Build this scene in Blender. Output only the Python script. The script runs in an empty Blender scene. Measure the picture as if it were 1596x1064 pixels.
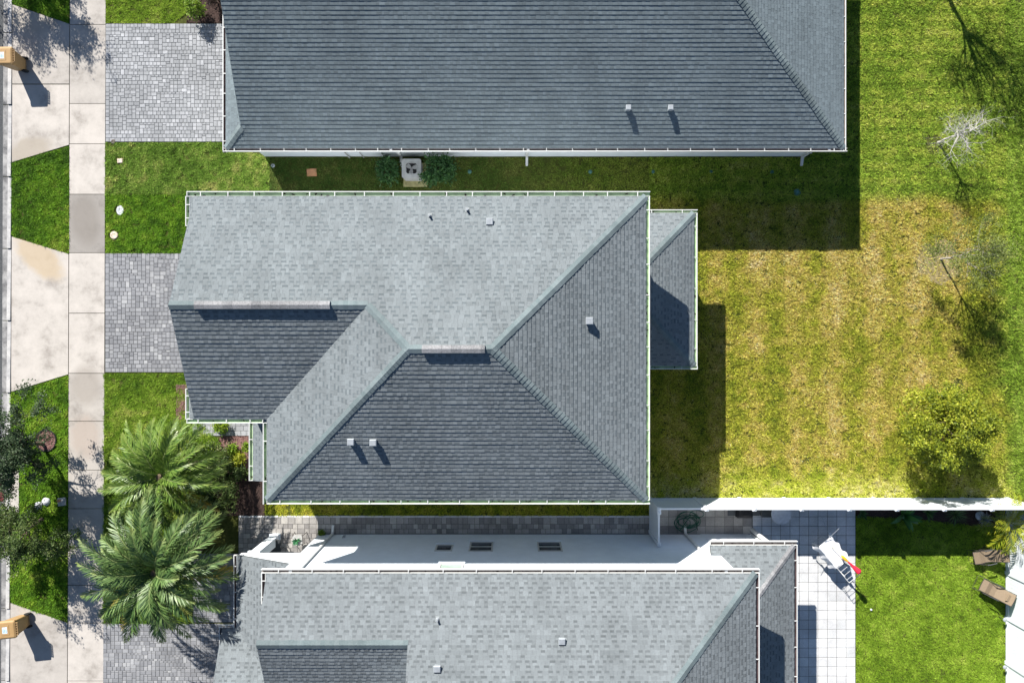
import bpy, math, random
import numpy as np
from mathutils import Vector, Matrix

# ------------------------------------------------------------------ camera, sky, sun
SC = bpy.context.scene
COL = SC.collection
H = 29.0                 # drone height above the lawn
S = 1064.0 / 29.0        # photograph pixels per metre at ground level
cam_d = bpy.data.cameras.new("camera")
cam = bpy.data.objects.new("camera", cam_d); COL.objects.link(cam)
cam.location = (0, 0, H); cam_d.lens = 24.0; cam_d.sensor_width = 36.0
cam_d.clip_start = 0.1; cam_d.clip_end = 2000
SC.camera = cam
SUNX, SUNY = 0.716, -1.337       # ground travel of a shadow per metre of height
elev = math.atan(1 / math.hypot(SUNX, SUNY))
w = bpy.data.worlds.new("World"); SC.world = w; w.use_nodes = True
nt = w.node_tree
sky = nt.nodes.new("ShaderNodeTexSky"); sky.sky_type = 'NISHITA'; sky.sun_disc = False
sky.dust_density = .3; sky.ozone_density = 3.5; sky.sun_elevation = elev; sky.sun_rotation = math.atan2(-SUNX, -SUNY)
bg = nt.nodes["Background"]; bg.inputs[1].default_value = 0.052
nt.links.new(sky.outputs[0], bg.inputs[0])
sd = bpy.data.lights.new("sun", 'SUN'); sd.energy = 5.0; sd.angle = math.radians(0.5); sd.color = (1, 0.955, 0.88)
sun = bpy.data.objects.new("sun", sd); COL.objects.link(sun)
sun.rotation_euler = Vector((SUNX, SUNY, -1)).to_track_quat('-Z', 'Y').to_euler()
sun.location = (-10, 20, 30)
SC.view_settings.view_transform = 'Standard'; SC.view_settings.look = 'None'
SC.view_settings.exposure = 1.05; SC.view_settings.gamma = 1
try: SC.cycles.max_bounces = 6; SC.cycles.transparent_max_bounces = 6
except Exception: pass

rnd = random.Random(7)
npr = np.random.default_rng(7)

def P(px, py, h=0.0):
    """place measured on the photograph, at height h -> metres"""
    k = (1 - h / H) / S
    return ((px - 798) * k, (532 - py) * k)

# ------------------------------------------------------------------ materials
def newmat(name, rough=0.8, spec=0.3):
    m = bpy.data.materials.new(name); m.use_nodes = True
    b = m.node_tree.nodes["Principled BSDF"]
    b.inputs["Roughness"].default_value = rough
    b.inputs["Specular IOR Level"].default_value = spec
    return m, m.node_tree, b

def ramp(t, stops, mode='LINEAR'):
    r = t.nodes.new("ShaderNodeValToRGB"); r.color_ramp.interpolation = mode
    e = r.color_ramp.elements
    e[0].position, e[0].color = stops[0][0], (*stops[0][1], 1)
    e[1].position, e[1].color = stops[1][0], (*stops[1][1], 1)
    for p, c in stops[2:]:
        n = e.new(p); n.color = (*c, 1)
    return r

def noise_n(t, scale, detail=4, rough=0.6, stretch=None):
    tc = t.nodes.new("ShaderNodeTexCoord"); n = t.nodes.new("ShaderNodeTexNoise")
    n.inputs["Scale"].default_value = scale; n.inputs["Detail"].default_value = detail
    n.inputs["Roughness"].default_value = rough
    if stretch:
        mp = t.nodes.new("ShaderNodeMapping"); mp.inputs["Scale"].default_value = stretch
        t.links.new(tc.outputs["Object"], mp.inputs[0]); t.links.new(mp.outputs[0], n.inputs["Vector"])
    else:
        t.links.new(tc.outputs["Object"], n.inputs["Vector"])
    return n

def mult(t, a, b, f=1.0, mode='MULTIPLY'):
    m = t.nodes.new("ShaderNodeMix"); m.data_type = 'RGBA'; m.blend_type = mode
    m.inputs[0].default_value = f
    t.links.new(a, m.inputs[6]); t.links.new(b, m.inputs[7])
    return m.outputs[2]

def bump(t, b, src, strength=0.3, dist=0.02):
    n = t.nodes.new("ShaderNodeBump"); n.inputs["Strength"].default_value = strength
    n.inputs["Distance"].default_value = dist
    t.links.new(src, n.inputs["Height"]); t.links.new(n.outputs[0], b.inputs["Normal"])

def paint(name, col, rough=0.5, var=0.12, scale=6, spec=0.3, metal=0):
    m, t, b = newmat(name, rough, spec)
    n = noise_n(t, scale, 5)
    lo = tuple(c * (1 - var) for c in col); hi = tuple(min(1, c * (1 + var * .5)) for c in col)
    r = ramp(t, [(0.3, lo), (0.7, hi)])
    t.links.new(n.outputs["Fac"], r.inputs[0]); t.links.new(r.outputs[0], b.inputs["Base Color"])
    b.inputs["Metallic"].default_value = metal
    return m

def island(name, stops, rough=0.9, mode='LINEAR', grain=60, gamt=0.35, big=0.5, bigamt=0.3, spec=0.2, streak=None):
    """every loose tile of the mesh gets its own tone, with fine grain and broad weathering"""
    m, t, b = newmat(name, rough, spec)
    g = t.nodes.new("ShaderNodeNewGeometry")
    r = ramp(t, stops, mode); t.links.new(g.outputs["Random Per Island"], r.inputs[0])
    n1 = noise_n(t, grain, 3, 0.7)
    r1 = ramp(t, [(0.3, (1 - gamt,) * 3), (0.7, (1 + gamt * .6,) * 3)]); t.links.new(n1.outputs["Fac"], r1.inputs[0])
    n2 = noise_n(t, big, 6, 0.65, streak)
    r2 = ramp(t, [(0.3, (1 - bigamt,) * 3), (0.7, (1 + bigamt * .6,) * 3)]); t.links.new(n2.outputs["Fac"], r2.inputs[0])
    c = mult(t, mult(t, r.outputs[0], r1.outputs[0]), r2.outputs[0])
    t.links.new(c, b.inputs["Base Color"])
    bump(t, b, n1.outputs["Fac"], 0.4, 0.004)
    return m

def vcol(name, rough=0.75, trans=0.0, spec=0.25):
    m, t, b = newmat(name, rough, spec)
    a = t.nodes.new("ShaderNodeAttribute"); a.attribute_name = "Col"
    t.links.new(a.outputs["Color"], b.inputs["Base Color"])
    if trans:
        tr = t.nodes.new("ShaderNodeBsdfTranslucent"); t.links.new(a.outputs["Color"], tr.inputs[0])
        mx = t.nodes.new("ShaderNodeMixShader"); mx.inputs[0].default_value = trans
        out = t.nodes["Material Output"]
        t.links.new(b.outputs[0], mx.inputs[1]); t.links.new(tr.outputs[0], mx.inputs[2])
        t.links.new(mx.outputs[0], out.inputs[0])
    return m

M = {}
def shingle_mat(name, k, tint):
    c = lambda v: tuple(v * a * k for a in tint)
    return island(name, [(0.0, c(.162)), (0.12, c(.180)), (0.85, c(.200)), (1, c(.215))],
                  0.92, 'LINEAR', 60, 0.30, 0.55, 0.16, streak=(1.6, .5, 1))
M['shingle_mid'] = shingle_mat('asphalt_shingles', 1.13, (.87, .98, 1.04))
M['shingle_top'] = shingle_mat('asphalt_shingles_teal', 1.08, (.80, .98, 1.07))
M['shingle_low'] = shingle_mat('asphalt_shingles_light', 1.15, (.88, .98, 1.04))
for _k, _v in (('mid', (.83, .97, 1.05)), ('top', (.88, 1.07, 1.17)), ('low', (.88, .98, 1.04))):
    M['tab_' + _k] = shingle_mat('recessed_shingles', {'mid': .84, 'top': .86, 'low': .80}[_k], _v)
M['cap'] = island('ridge_cap_shingles', [(0, (.145, .185, .195)), (1, (.185, .225, .235))], 0.9)
M['vent_strip'] = island('ridge_vent_shingles', [(0, (.20, .205, .215)), (1, (.31, .31, .32))], 0.9, 'LINEAR', 25, .4)
M['deck'] = paint('roof_deck', (.11, .12, .125), .9)
M['white'] = paint('white_aluminium', (.62, .63, .62), .4, .06)
M['fence'] = paint('white_vinyl', (.74, .78, .82), .45, .05, 1.2)
M['stucco'] = paint('white_stucco', (.70, .75, .80), .85, .06, 2.0)
M['trough_brown'] = paint('gutter_dirt_brown', (.10, .07, .075), .9, .5, 4)
M['trough_green'] = paint('gutter_green_tint', (.46, .60, .38), .8, .35, 3)
M['trough_dust'] = paint('gutter_dust', (.26, .22, .20), .9, .4, 4)
M['galv'] = paint('galvanised_metal', (.38, .41, .44), .45, .15, 9, .5, .3)
M['lead'] = paint('lead_flashing', (.20, .22, .23), .6, .2, 9)
M['glass'] = paint('dark_glass', (.02, .03, .035), .08, .2, 2, .6)
M['frost'] = paint('frosted_glass', (.32, .42, .36), .3, .2, 2, .5)
M['frame'] = paint('window_frame', (.50, .50, .48), .5)
M['steel'] = paint('dark_steel', (.045, .04, .04), .45, .2, 20)
M['black'] = paint('black_cover', (.012, .012, .014), .7, .3, 8)
M['dgrey'] = paint('dark_grey_plastic', (.06, .065, .07), .6)
M['acgrey'] = paint('ac_casing', (.44, .44, .43), .55, .15, 5)
M['tan'] = paint('bin_tan_plastic', (.37, .235, .105), .5, .12, 3)
M['tan_dark'] = paint('bin_tan_shade', (.33, .21, .10), .55, .12, 3)
M['rubber'] = paint('black_rubber', (.02, .02, .02), .8)
M['label'] = paint('bin_sticker', (.62, .74, .88), .5, .25, 30)
M['label_ink'] = paint('bin_sticker_ink', (.10, .25, .50), .5)
M['sling'] = paint('tan_sling', (.21, .16, .108), .8, .12, 25)
M['cloth'] = paint('white_cloth', (.80, .81, .84), .9, .06, 4)
M['red'] = paint('red_fabric', (.62, .02, .05), .7, .2, 10)
M['yellow'] = paint('yellow_fabric', (.75, .38, .02), .7, .2, 10)
M['cream'] = paint('cream_wood', (.62, .52, .32), .6)
M['hose'] = paint('green_hose', (.01, .10, .06), .4, .2, 10)
M['terracotta'] = paint('terracotta_lid', (.55, .27, .14), .8, .2, 12)
M['lid'] = paint('pale_concrete_lid', (.68, .55, .47), .85, .2, 10)
M['rock'] = paint('white_rock', (.55, .57, .61), .8, .15, 8)
M['valve'] = paint('valve_green', (.08, .20, .17), .6)
M['drain'] = paint('drain_iron', (.14, .12, .11), .8, .3, 20)
M['redtile'] = paint('red_warning_mat', (.14, .03, .035), .8)
M['bark'] = paint('grey_brown_bark', (.16, .12, .09), .95, .4, 12)
M['palebark'] = paint('lichen_grey_bark', (.50, .48, .45), .95, .3, 14)
M['midbark'] = paint('weathered_bark', (.34, .31, .28), .95, .3, 14)
M['palmbark'] = paint('palm_trunk_bark', (.20, .15, .10), .95, .5, 14)
M['grass'] = vcol('grass_blades', .7, .30, .2)
M['leaf'] = vcol('tree_leaves', .55, .28, .3)
M['frond'] = vcol('palm_leaflets', .42, .18, .45)
M['pad'] = paint('mossy_pad', (.36, .33, .16), .9, .4, 8)

def concrete(name, base=(.60, .565, .535)):
    m, t, b = newmat(name, .9, .2)
    a = t.nodes.new("ShaderNodeAttribute"); a.attribute_name = "Col"
    n1 = noise_n(t, 1.1, 8, .7); r1 = ramp(t, [(0.30, (.62, .61, .60)), (0.48, (.95, .95, .95)), (0.62, (1.06, 1.06, 1.06))]); t.links.new(n1.outputs["Fac"], r1.inputs[0])
    n2 = noise_n(t, 90, 3, .7); r2 = ramp(t, [(0.3, (.88,) * 3), (0.7, (1.06,) * 3)]); t.links.new(n2.outputs["Fac"], r2.inputs[0])
    c = mult(t, mult(t, a.outputs["Color"], r1.outputs[0]), r2.outputs[0])
    # rust-tan stain and dark mildew, each with a ragged edge of its own
    tc = t.nodes.new("ShaderNodeTexCoord")
    def blot(x, y, sx, sy, rot, col, thr, amt, c):
        mp = t.nodes.new("ShaderNodeMapping"); mp.vector_type = 'TEXTURE'
        mp.inputs["Location"].default_value = (x, y, 0); mp.inputs["Rotation"].default_value = (0, 0, rot)
        mp.inputs["Scale"].default_value = (sx, sy, 5)
        t.links.new(tc.outputs["Object"], mp.inputs[0])
        g = t.nodes.new("ShaderNodeTexGradient"); g.gradient_type = 'SPHERICAL'; t.links.new(mp.outputs[0], g.inputs[0])
        nn = noise_n(t, 2.2, 7, .75)
        mu = t.nodes.new("ShaderNodeMath"); mu.operation = 'MULTIPLY'
        t.links.new(g.outputs["Fac"], mu.inputs[0]); t.links.new(nn.outputs["Fac"], mu.inputs[1])
        mr = t.nodes.new("ShaderNodeMapRange"); mr.inputs[1].default_value = thr; mr.inputs[2].default_value = thr + .16
        mr.inputs[3].default_value = 0; mr.inputs[4].default_value = amt
        t.links.new(mu.outputs[0], mr.inputs[0])
        mx = t.nodes.new("ShaderNodeMix"); mx.data_type = 'RGBA'
        t.links.new(mr.outputs[0], mx.inputs[0]); t.links.new(c, mx.inputs[6]); mx.inputs[7].default_value = (*col, 1)
        return mx.outputs[2]
    x, y = P(62, 402); c = blot(x, y, 1.9, .9, -.75, (.42, .33, .22), .10, .75, c)
    x, y = P(134, 345); c = blot(x, y, .95, 1.7, .1, (.22, .20, .18), .12, .7, c)
    x, y = P(45, 235); c = blot(x, y, 1.5, .8, .3, (.33, .29, .24), .10, .8, c)
    x, y = P(134, 600); c = blot(x, y, 1.0, 1.3, .1, (.30, .27, .24), .12, .7, c)
    x, y = P(134, 680); c = blot(x, y, 1.0, 1.5, .1, (.36, .30, .26), .12, .7, c)
    x, y = P(45, 32); c = blot(x, y, 1.4, .9, -.3, (.36, .32, .27), .12, .6, c)
    t.links.new(c, b.inputs["Base Color"]); bump(t, b, n2.outputs["Fac"], .25, .003)
    return m
M['concrete'] = concrete('broomed_concrete')
def noisy(name, stops, scale, rough=.95, detail=8, bs=.6, bd=.03):
    m, t, b = newmat(name, rough, .15)
    n = noise_n(t, scale, detail, .7); r = ramp(t, stops); t.links.new(n.outputs["Fac"], r.inputs[0])
    t.links.new(r.outputs[0], b.inputs["Base Color"]); bump(t, b, n.outputs["Fac"], bs, bd)
    return m
M['soil'] = noisy('turf_soil', [(.3, (.035, .040, .010)), (.55, (.07, .080, .018)), (.7, (.11, .11, .035))], 5)
M['asphalt'] = noisy('asphalt', [(.3, (.05, .055, .06)), (.7, (.11, .115, .12))], 14)
M['kerb'] = noisy('kerb_concrete', [(.3, (.30, .30, .31)), (.6, (.50, .49, .48))], 3)
M['gutterpan'] = noisy('gutter_pan', [(.35, (.10, .10, .105)), (.62, (.36, .355, .35))], 1.6)
M['mulch'] = noisy('bark_mulch', [(.3, (.09, .04, .035)), (.5, (.20, .11, .10)), (.7, (.36, .24, .22))], 22)
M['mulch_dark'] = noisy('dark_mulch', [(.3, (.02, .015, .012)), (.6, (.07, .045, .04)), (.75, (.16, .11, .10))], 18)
M['sand'] = noisy('joint_sand', [(.3, (.085, .085, .08)), (.7, (.14, .135, .13))], 20)
M['paver'] = island('tumbled_pavers', [(0, (.20, .205, .22)), (.5, (.25, .255, .27)), (.85, (.29, .295, .31)), (1, (.37, .375, .385))], .9, 'LINEAR', 40, .25, .4, .22)
M['paver_pale'] = island('tumbled_pavers_pale', [(0, (.27, .28, .295)), (.6, (.32, .33, .345)), (.9, (.37, .38, .40)), (1, (.44, .45, .47))], .9, 'LINEAR', 40, .25, .4, .22)
M['paver_path'] = island('path_pavers', [(0, (.23, .22, .215)), (.6, (.33, .315, .30)), (1, (.46, .44, .41))], .9, 'LINEAR', 40, .25, .7, .35)
M['patio'] = island('patio_slabs', [(0, (.52, .53, .54)), (.6, (.58, .585, .60)), (1, (.64, .65, .655))], .85, 'LINEAR', 30, .18, .8, .25)

# ------------------------------------------------------------------ mesh helpers
WL = {}          # world location of everything made, by name
class MB:
    def __init__(s): s.v, s.f, s.m = [], [], []
    def face(s, pts, mi=0):
        i = len(s.v); s.v.extend([tuple(p) for p in pts]); s.f.append(tuple(range(i, i + len(pts)))); s.m.append(mi)
    def hexa(s, c, mi=0):
        i = len(s.v); s.v.extend([tuple(p) for p in c])
        for q in ((3, 2, 1, 0), (4, 5, 6, 7), (0, 1, 5, 4), (1, 2, 6, 5), (2, 3, 7, 6), (3, 0, 4, 7)):
            s.f.append(tuple(i + k for k in q)); s.m.append(mi)
    def box(s, x0, x1, y0, y1, z0, z1, mi=0):
        s.hexa([(x0, y0, z0), (x1, y0, z0), (x1, y1, z0), (x0, y1, z0), (x0, y0, z1), (x1, y0, z1), (x1, y1, z1), (x0, y1, z1)], mi)
    def cbox(s, c, sx, sy, sz, rot=0, mi=0, taper=1.0, bev=0.0):
        """box with its base centre at c; taper scales the bottom; bev cuts a bevel round the top"""
        cs, sn = math.cos(rot), math.sin(rot)
        def ring(hx, hy, z): return [(c[0] + x * cs - y * sn, c[1] + x * sn + y * cs, c[2] + z) for x, y in ((-hx, -hy), (hx, -hy), (hx, hy), (-hx, hy))]
        hx, hy = sx / 2, sy / 2
        rings = [ring(hx * taper, hy * taper, 0)]
        if bev: rings += [ring(hx, hy, sz - bev), ring(hx - bev, hy - bev, sz)]
        else: rings += [ring(hx, hy, sz)]
        s.rings(rings, mi)
    def rings(s, rings, mi=0, caps=True):
        n = len(rings[0]); i0 = len(s.v)
        for r in rings: s.v.extend([tuple(p) for p in r])
        for a in range(len(rings) - 1):
            for k in range(n):
                b = i0 + a * n; s.f.append((b + k, b + (k + 1) % n, b + n + (k + 1) % n, b + n + k)); s.m.append(mi)
        if caps:
            s.f.append(tuple(i0 + k for k in reversed(range(n)))); s.m.append(mi)
            b = i0 + (len(rings) - 1) * n; s.f.append(tuple(b + k for k in range(n))); s.m.append(mi)
    def tube(s, pts, rad, n=7, mi=0, squash=1.0):
        pts = [Vector(p) for p in pts]
        if not hasattr(rad, '__len__'): rad = [rad] * len(pts)
        rings = []; up = Vector((0, 0, 1)); prev = None
        for i, p in enumerate(pts):
            d = (pts[min(i + 1, len(pts) - 1)] - pts[max(i - 1, 0)])
            if d.length < 1e-9: d = up
            d.normalize()
            a = prev - d * prev.dot(d) if prev else d.cross(up if abs(d.z) < .95 else Vector((1, 0, 0)))
            if a.length < 1e-6: a = d.orthogonal()
            a.normalize(); b = d.cross(a); prev = a
            rings.append([p + (a * math.cos(t) + b * math.sin(t) * squash) * rad[i] for t in (2 * math.pi * k / n for k in range(n))])
        s.rings(rings, mi)
    def cyl(s, c, r, h, n=20, r2=None, mi=0):
        r2 = r if r2 is None else r2
        s.rings([[(c[0] + q * math.cos(a), c[1] + q * math.sin(a), c[2] + z) for a in (2 * math.pi * k / n for k in range(n))] for q, z in ((r, 0), (r2, h))], mi)
    def lathe(s, c, prof, n=20, mi=0, sx=1, sy=1):
        s.rings([[(c[0] + q * sx * math.cos(a), c[1] + q * sy * math.sin(a), c[2] + z) for a in (2 * math.pi * k / n for k in range(n))] for q, z in prof], mi)
    def prism(s, poly, z0, z1, mi=0, top=None):
        a = sum(poly[i][0] * poly[(i + 1) % len(poly)][1] - poly[(i + 1) % len(poly)][0] * poly[i][1] for i in range(len(poly)))
        if a < 0: poly = poly[::-1]
        s.rings([[(x, y, z0) for x, y in poly], [(x, y, z1) for x, y in poly]], mi)
    def seg(s, p0, p1, out, o0, o1, z0, z1, mi=0):
        """bar along p0-p1 (xy), spanning o0..o1 along the outward direction"""
        a, b = Vector(p0[:2]), Vector(p1[:2]); o = Vector(out)
        q = [a + o * o0, b + o * o0, b + o * o1, a + o * o1]
        s.hexa([(v.x, v.y, z0) for v in q] + [(v.x, v.y, z1) for v in q], mi)

def finish(name, me, mats, parent, label, cat, group, kind, base=None, smooth=False):
    for m in mats: me.materials.append(M[m] if isinstance(m, str) else m)
    if smooth: me.shade_smooth()
    o = bpy.data.objects.new(name, me); COL.objects.link(o)
    if parent is None:
        if base is None:
            n = len(me.vertices); a = np.empty(n * 3, 'f'); me.vertices.foreach_get('co', a); a = a.reshape(-1, 3)
            base = ((a[:, 0].min() + a[:, 0].max()) / 2, (a[:, 1].min() + a[:, 1].max()) / 2, a[:, 2].min())
        base = Vector([float(v) for v in base]); me.transform(Matrix.Translation(-base)); o.location = base; WL[o.name] = base
    else:
        o.parent = parent; o.matrix_parent_inverse = Matrix.Translation(-WL[parent.name]); WL[o.name] = Vector((0, 0, 0))
    return tag(o, label, cat, group, kind)

def tag(o, label=None, cat=None, group=None, kind=None):
    if label: o['label'] = label
    if cat: o['category'] = cat
    if group: o['group'] = group
    if kind: o['kind'] = kind
    return o

def build(name, mb, mats, parent=None, label=None, cat=None, group=None, kind=None, smooth=False, base=None):
    if isinstance(mats, (str, bpy.types.Material)): mats = [mats]
    me = bpy.data.meshes.new(name); me.from_pydata(mb.v, [], mb.f)
    if len(mats) > 1: me.polygons.foreach_set('material_index', mb.m)
    me.update()
    return finish(name, me, mats, parent, label, cat, group, kind, base, smooth)

def empty(name, loc, label, cat, group=None):
    o = bpy.data.objects.new(name, None); COL.objects.link(o); o.location = loc; o.empty_display_size = .3
    WL[o.name] = Vector(loc)
    return tag(o, label, cat, group)

def build_np(name, V, k, mat, col=None, parent=None, **kw):
    """uniform k-gons, no shared vertices; col = colour per vertex"""
    n = len(V); me = bpy.data.meshes.new(name)
    me.vertices.add(n); me.vertices.foreach_set('co', V.astype('f').ravel())
    me.loops.add(n); me.loops.foreach_set('vertex_index', np.arange(n, dtype='i'))
    me.polygons.add(n // k); me.polygons.foreach_set('loop_start', np.arange(0, n, k, dtype='i'))
    me.polygons.foreach_set('loop_total', np.full(n // k, k, dtype='i'))
    me.update(calc_edges=True)
    if col is not None:
        a = me.color_attributes.new('Col', 'FLOAT_COLOR', 'POINT')
        c = np.ones((n, 4), 'f'); c[:, :3] = col; a.data.foreach_set('color', c.ravel())
    return finish(name, me, [mat], parent, kw.get('label'), kw.get('cat'), kw.get('group'), kw.get('kind'), kw.get('base'))

def copy_thing(root, loc, rotz=0, label=None, group=None):
    r = root.copy(); COL.objects.link(r); r.location = loc; r.rotation_euler = (0, 0, rotz)
    if label: r['label'] = label
    if group: r['group'] = group
    for ch in root.children:
        c = ch.copy(); COL.objects.link(c); c.parent = r
        for g in ch.children:
            d = g.copy(); COL.objects.link(d); d.parent = c
    return r

# ------------------------------------------------------------------ ground, street, pavements
def pp(*pts): return [P(*q) for q in pts]
g = MB(); g.face([(-300, -300, 0), (300, -300, 0), (300, 300, 0), (-300, 300, 0)])
build('ground', g, 'soil', kind='structure')
g = MB(); g.box(-60, P(5, 0)[0], -60, 60, -.2, .008); build('street', g, 'asphalt', kind='structure')
def skew(px, py): return px + (532 - py) * .0035      # the street runs very slightly off the frame's vertical
def spoly(*pts): return [P(skew(x, y), y) for x, y in pts]
g = MB()
for i in range(-4, 16):
    y0, y1 = i * 112 - 60, i * 112 + 50.8
    g.prism(spoly((4, y0), (12, y0), (12, y1), (4, y1)), -.1, .02)
build('gutter_pan', g, 'gutterpan', kind='structure')
g = MB()
for i in range(-4, 16):
    y0, y1 = i * 112 - 60, i * 112 + 51
    a = spoly((12, y0), (17.5, y0), (17.5, y1), (12, y1)); g.rings([[(x, y, -.1) for x, y in a[::-1]], [(x, y, z) for (x, y), z in zip(a[::-1], (.07, .07, .022, .022))]])
build('kerb', g, 'kerb', kind='structure')

def slabs(name, polys, tones, z=.03):
    me = bpy.data.meshes.new(name); mb = MB(); cols = []
    for pl, tn in zip(polys, tones):
        n0 = len(mb.v); mb.prism(pl, -.08, z)
        cols += [tn] * (len(mb.v) - n0)
    me.from_pydata(mb.v, [], mb.f); me.update()
    a = me.color_attributes.new('Col', 'FLOAT_COLOR', 'POINT')
    a.data.foreach_set('color', np.array([(*c, 1) for c in cols], 'f').ravel())
    return finish(name, me, ['concrete'], None, None, None, None, 'structure', base=(0, 0, 0))
CW, CG, CD = (.48, .445, .41), (.42, .39, .36), (.29, .27, .25)
ys = [-700, -300, -120, 39, 162, 224.5, 303, 394, 488, 581.5, 656, 732, 792, 852, 911, 970, 1060, 1150, 1300, 1700]
tn = [CW, CW, CG, CG, CW, CW, CD, CW, CW, CG, CG, CG, CG, CG, CG, CW, CW, CW, CW]
slabs('sidewalk', [spoly((108, a + .45), (163.3, a + .45), (163.3, b - .45), (108, b - .45)) for a, b in zip(ys[:-1], ys[1:])], tn)
slabs('driveway_apron', [spoly((18.3, 8), (106.8, 38), (106.8, 131), (18.3, 131)), spoly((18.3, 132.4), (106.8, 132.4), (106.8, 226), (18.3, 253))], [CG, CW], .026)
slabs('driveway_apron', [spoly((18.3, 369), (106.8, 396), (106.8, 583), (18.3, 610))], [CW], .026)
slabs('driveway_apron', [spoly((18.3, 939), (106.8, 970), (106.8, 1160), (18.3, 1190))], [CG], .026)
slabs('kerb_ramp', [spoly((10, 732), (31, 732), (31, 797), (18.3, 805), (10, 800))], [CW], .034)

def pavers(name, poly, mat, cell=.082, z=.028, sizes=((2, 2), (2, 3), (3, 2), (3, 3)), gap=.007, seed=1, wts=None):
    """random ashlar of bevelled blocks filling a polygon, on a bed of joint sand"""
    R = random.Random(seed)
    xs = [p[0] for p in poly]; yy = [p[1] for p in poly]; x0, x1, y0, y1 = min(xs), max(xs), min(yy), max(yy)
    nx, ny = int((x1 - x0) / cell), int((y1 - y0) / cell); cx, cy = (x1 - x0) / nx, (y1 - y0) / ny
    used = np.zeros((nx, ny), bool); mb = MB()
    def inside(x, y):
        c = False
        for i in range(len(poly)):
            (ax, ay), (bx, by) = poly[i], poly[i - 1]
            if (ay > y) != (by > y) and x < (bx - ax) * (y - ay) / (by - ay) + ax: c = not c
        return c
    for i in range(nx):
        for j in range(ny):
            if used[i, j]: continue
            opt = list(sizes); R.shuffle(opt); best = None
            for a, b in opt + [(2, 1), (1, 2), (1, 1)]:
                if i + a > nx or j + b > ny or used[i:i + a, j:j + b].any(): continue
                if a > 1 and b > 1 and i + a == nx - 1: a += 1
                if a > 1 and b > 1 and j + b == ny - 1: b += 1
                if used[i:i + a, j:j + b].any(): continue
                best = (a, b); break
            a, b = best; used[i:i + a, j:j + b] = True
            ax, bx, ay, by = x0 + i * cx + gap, x0 + (i + a) * cx - gap, y0 + j * cy + gap, y0 + (j + b) * cy - gap
            if not inside((ax + bx) / 2, (ay + by) / 2): continue
            dz = R.uniform(-.003, .003); e = .008
            t = [R.uniform(-.002, .002) for _ in range(4)]
            lo = [(ax, ay, 0), (bx, ay, 0), (bx, by, 0), (ax, by, 0)]
            mid = [(x, y, z - .006 + dz) for x, y, _ in lo]
            hi = [(ax + e, ay + e, z + dz + t[0]), (bx - e, ay + e, z + dz + t[1]), (bx - e, by - e, z + dz + t[2]), (ax + e, by - e, z + dz + t[3])]
            mb.rings([lo, mid, hi])
    bed = MB(); bed.prism(poly, -.02, z - .014)
    o = build(name, mb, mat, kind='structure')
    build('joint_sand', bed, 'sand', o, kind='structure')
    return o
pavers('paver_driveway', pp((165, 37.5), (404, 37.5), (404, 221.5), (165, 221.5)), 'paver_pale', cell=.08, sizes=((2, 2), (2, 2), (2, 3), (3, 2)), seed=2)
pavers('paver_driveway', pp((164.5, 395), (392, 395), (392, 580), (164.5, 580)), 'paver', cell=.085, sizes=((2, 2), (2, 2), (2, 3), (3, 2)), seed=3)
pavers('paver_driveway', pp((161, 971), (404, 971), (404, 1130), (161, 1130)), 'paver', sizes=((2, 2), (2, 2), (2, 3), (3, 2)), seed=4)
pavers('paver_walkway', pp((300, 655.5), (392, 655.5), (392, 679), (300, 679)), 'paver_pale', cell=.105, seed=5)
pavers('side_path', pp((372, 805), (1012, 805), (1012, 834), (497, 834), (497, 905), (372, 905)), 'paver_path', cell=.1, sizes=((2, 2), (2, 2), (3, 2)), seed=6)
pavers('side_patio', pp((1013, 790), (1172, 790), (1172, 834), (1013, 834)), 'paver_path', cell=.131, sizes=((3, 3),), seed=7)
pavers('patio', pp((1172.6, 790), (1333, 790), (1333, 1184), (1172.6, 1184)), 'patio', cell=.1324, sizes=((3, 3),), gap=.009, seed=8)
# edge course of pale blocks between path and grass strip
g = MB(); x = P(372, 0)[0]
while x < P(1010, 0)[0]:
    l = rnd.uniform(.3, .42); y = P(0, 804.4)[1]; g.cbox((x + l / 2, y, 0), l - .012, .075, .035, 0, 0, 1, .008); x += l
build('path_edging', g, 'patio', kind='structure')
# mulch beds
def bed(name, poly, mat, z=.02, seed=1):
    R = random.Random(seed); g = MB(); g.prism(poly, -.02, z)
    for _ in range(700):
        ax = R.choice(poly); bx = R.choice(poly); cx2 = R.choice(poly); a, b = sorted((R.random(), R.random()))
        x = ax[0] * a + bx[0] * (b - a) + cx2[0] * (1 - b); y = ax[1] * a + bx[1] * (b - a) + cx2[1] * (1 - b)
        g.cbox((x, y, z - .004), R.uniform(.03, .09), R.uniform(.012, .03), R.uniform(.008, .025), R.uniform(0, 3.1))
    return build(name, g, mat, kind='structure')
bed('mulch_bed', pp((292, -60), (352, -60), (352, 36), (292, 36)), 'mulch_dark', seed=2)
bed('mulch_bed', pp((345, 680), (412, 680), (412, 738), (320, 738)), 'mulch', seed=3)
bed('mulch_bed', pp((320, 740), (412, 740), (412, 803), (300, 803), (300, 760)), 'mulch_dark', seed=13)  # mulch kept dark here to stand in for the smaller palm's deep shadow
pavers('paver_walkway', pp((301, 862), (404, 862), (404, 969), (301, 969)), 'paver', seed=15)
bed('mulch_bed', pp((1335, 777), (1566, 777), (1566, 822), (1500, 815), (1400, 806), (1335, 803)), 'mulch_dark', seed=4)
bed('mulch_bed', pp((276, 600), (300, 600), (300, 652), (276, 652)), 'mulch', seed=6)

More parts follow.
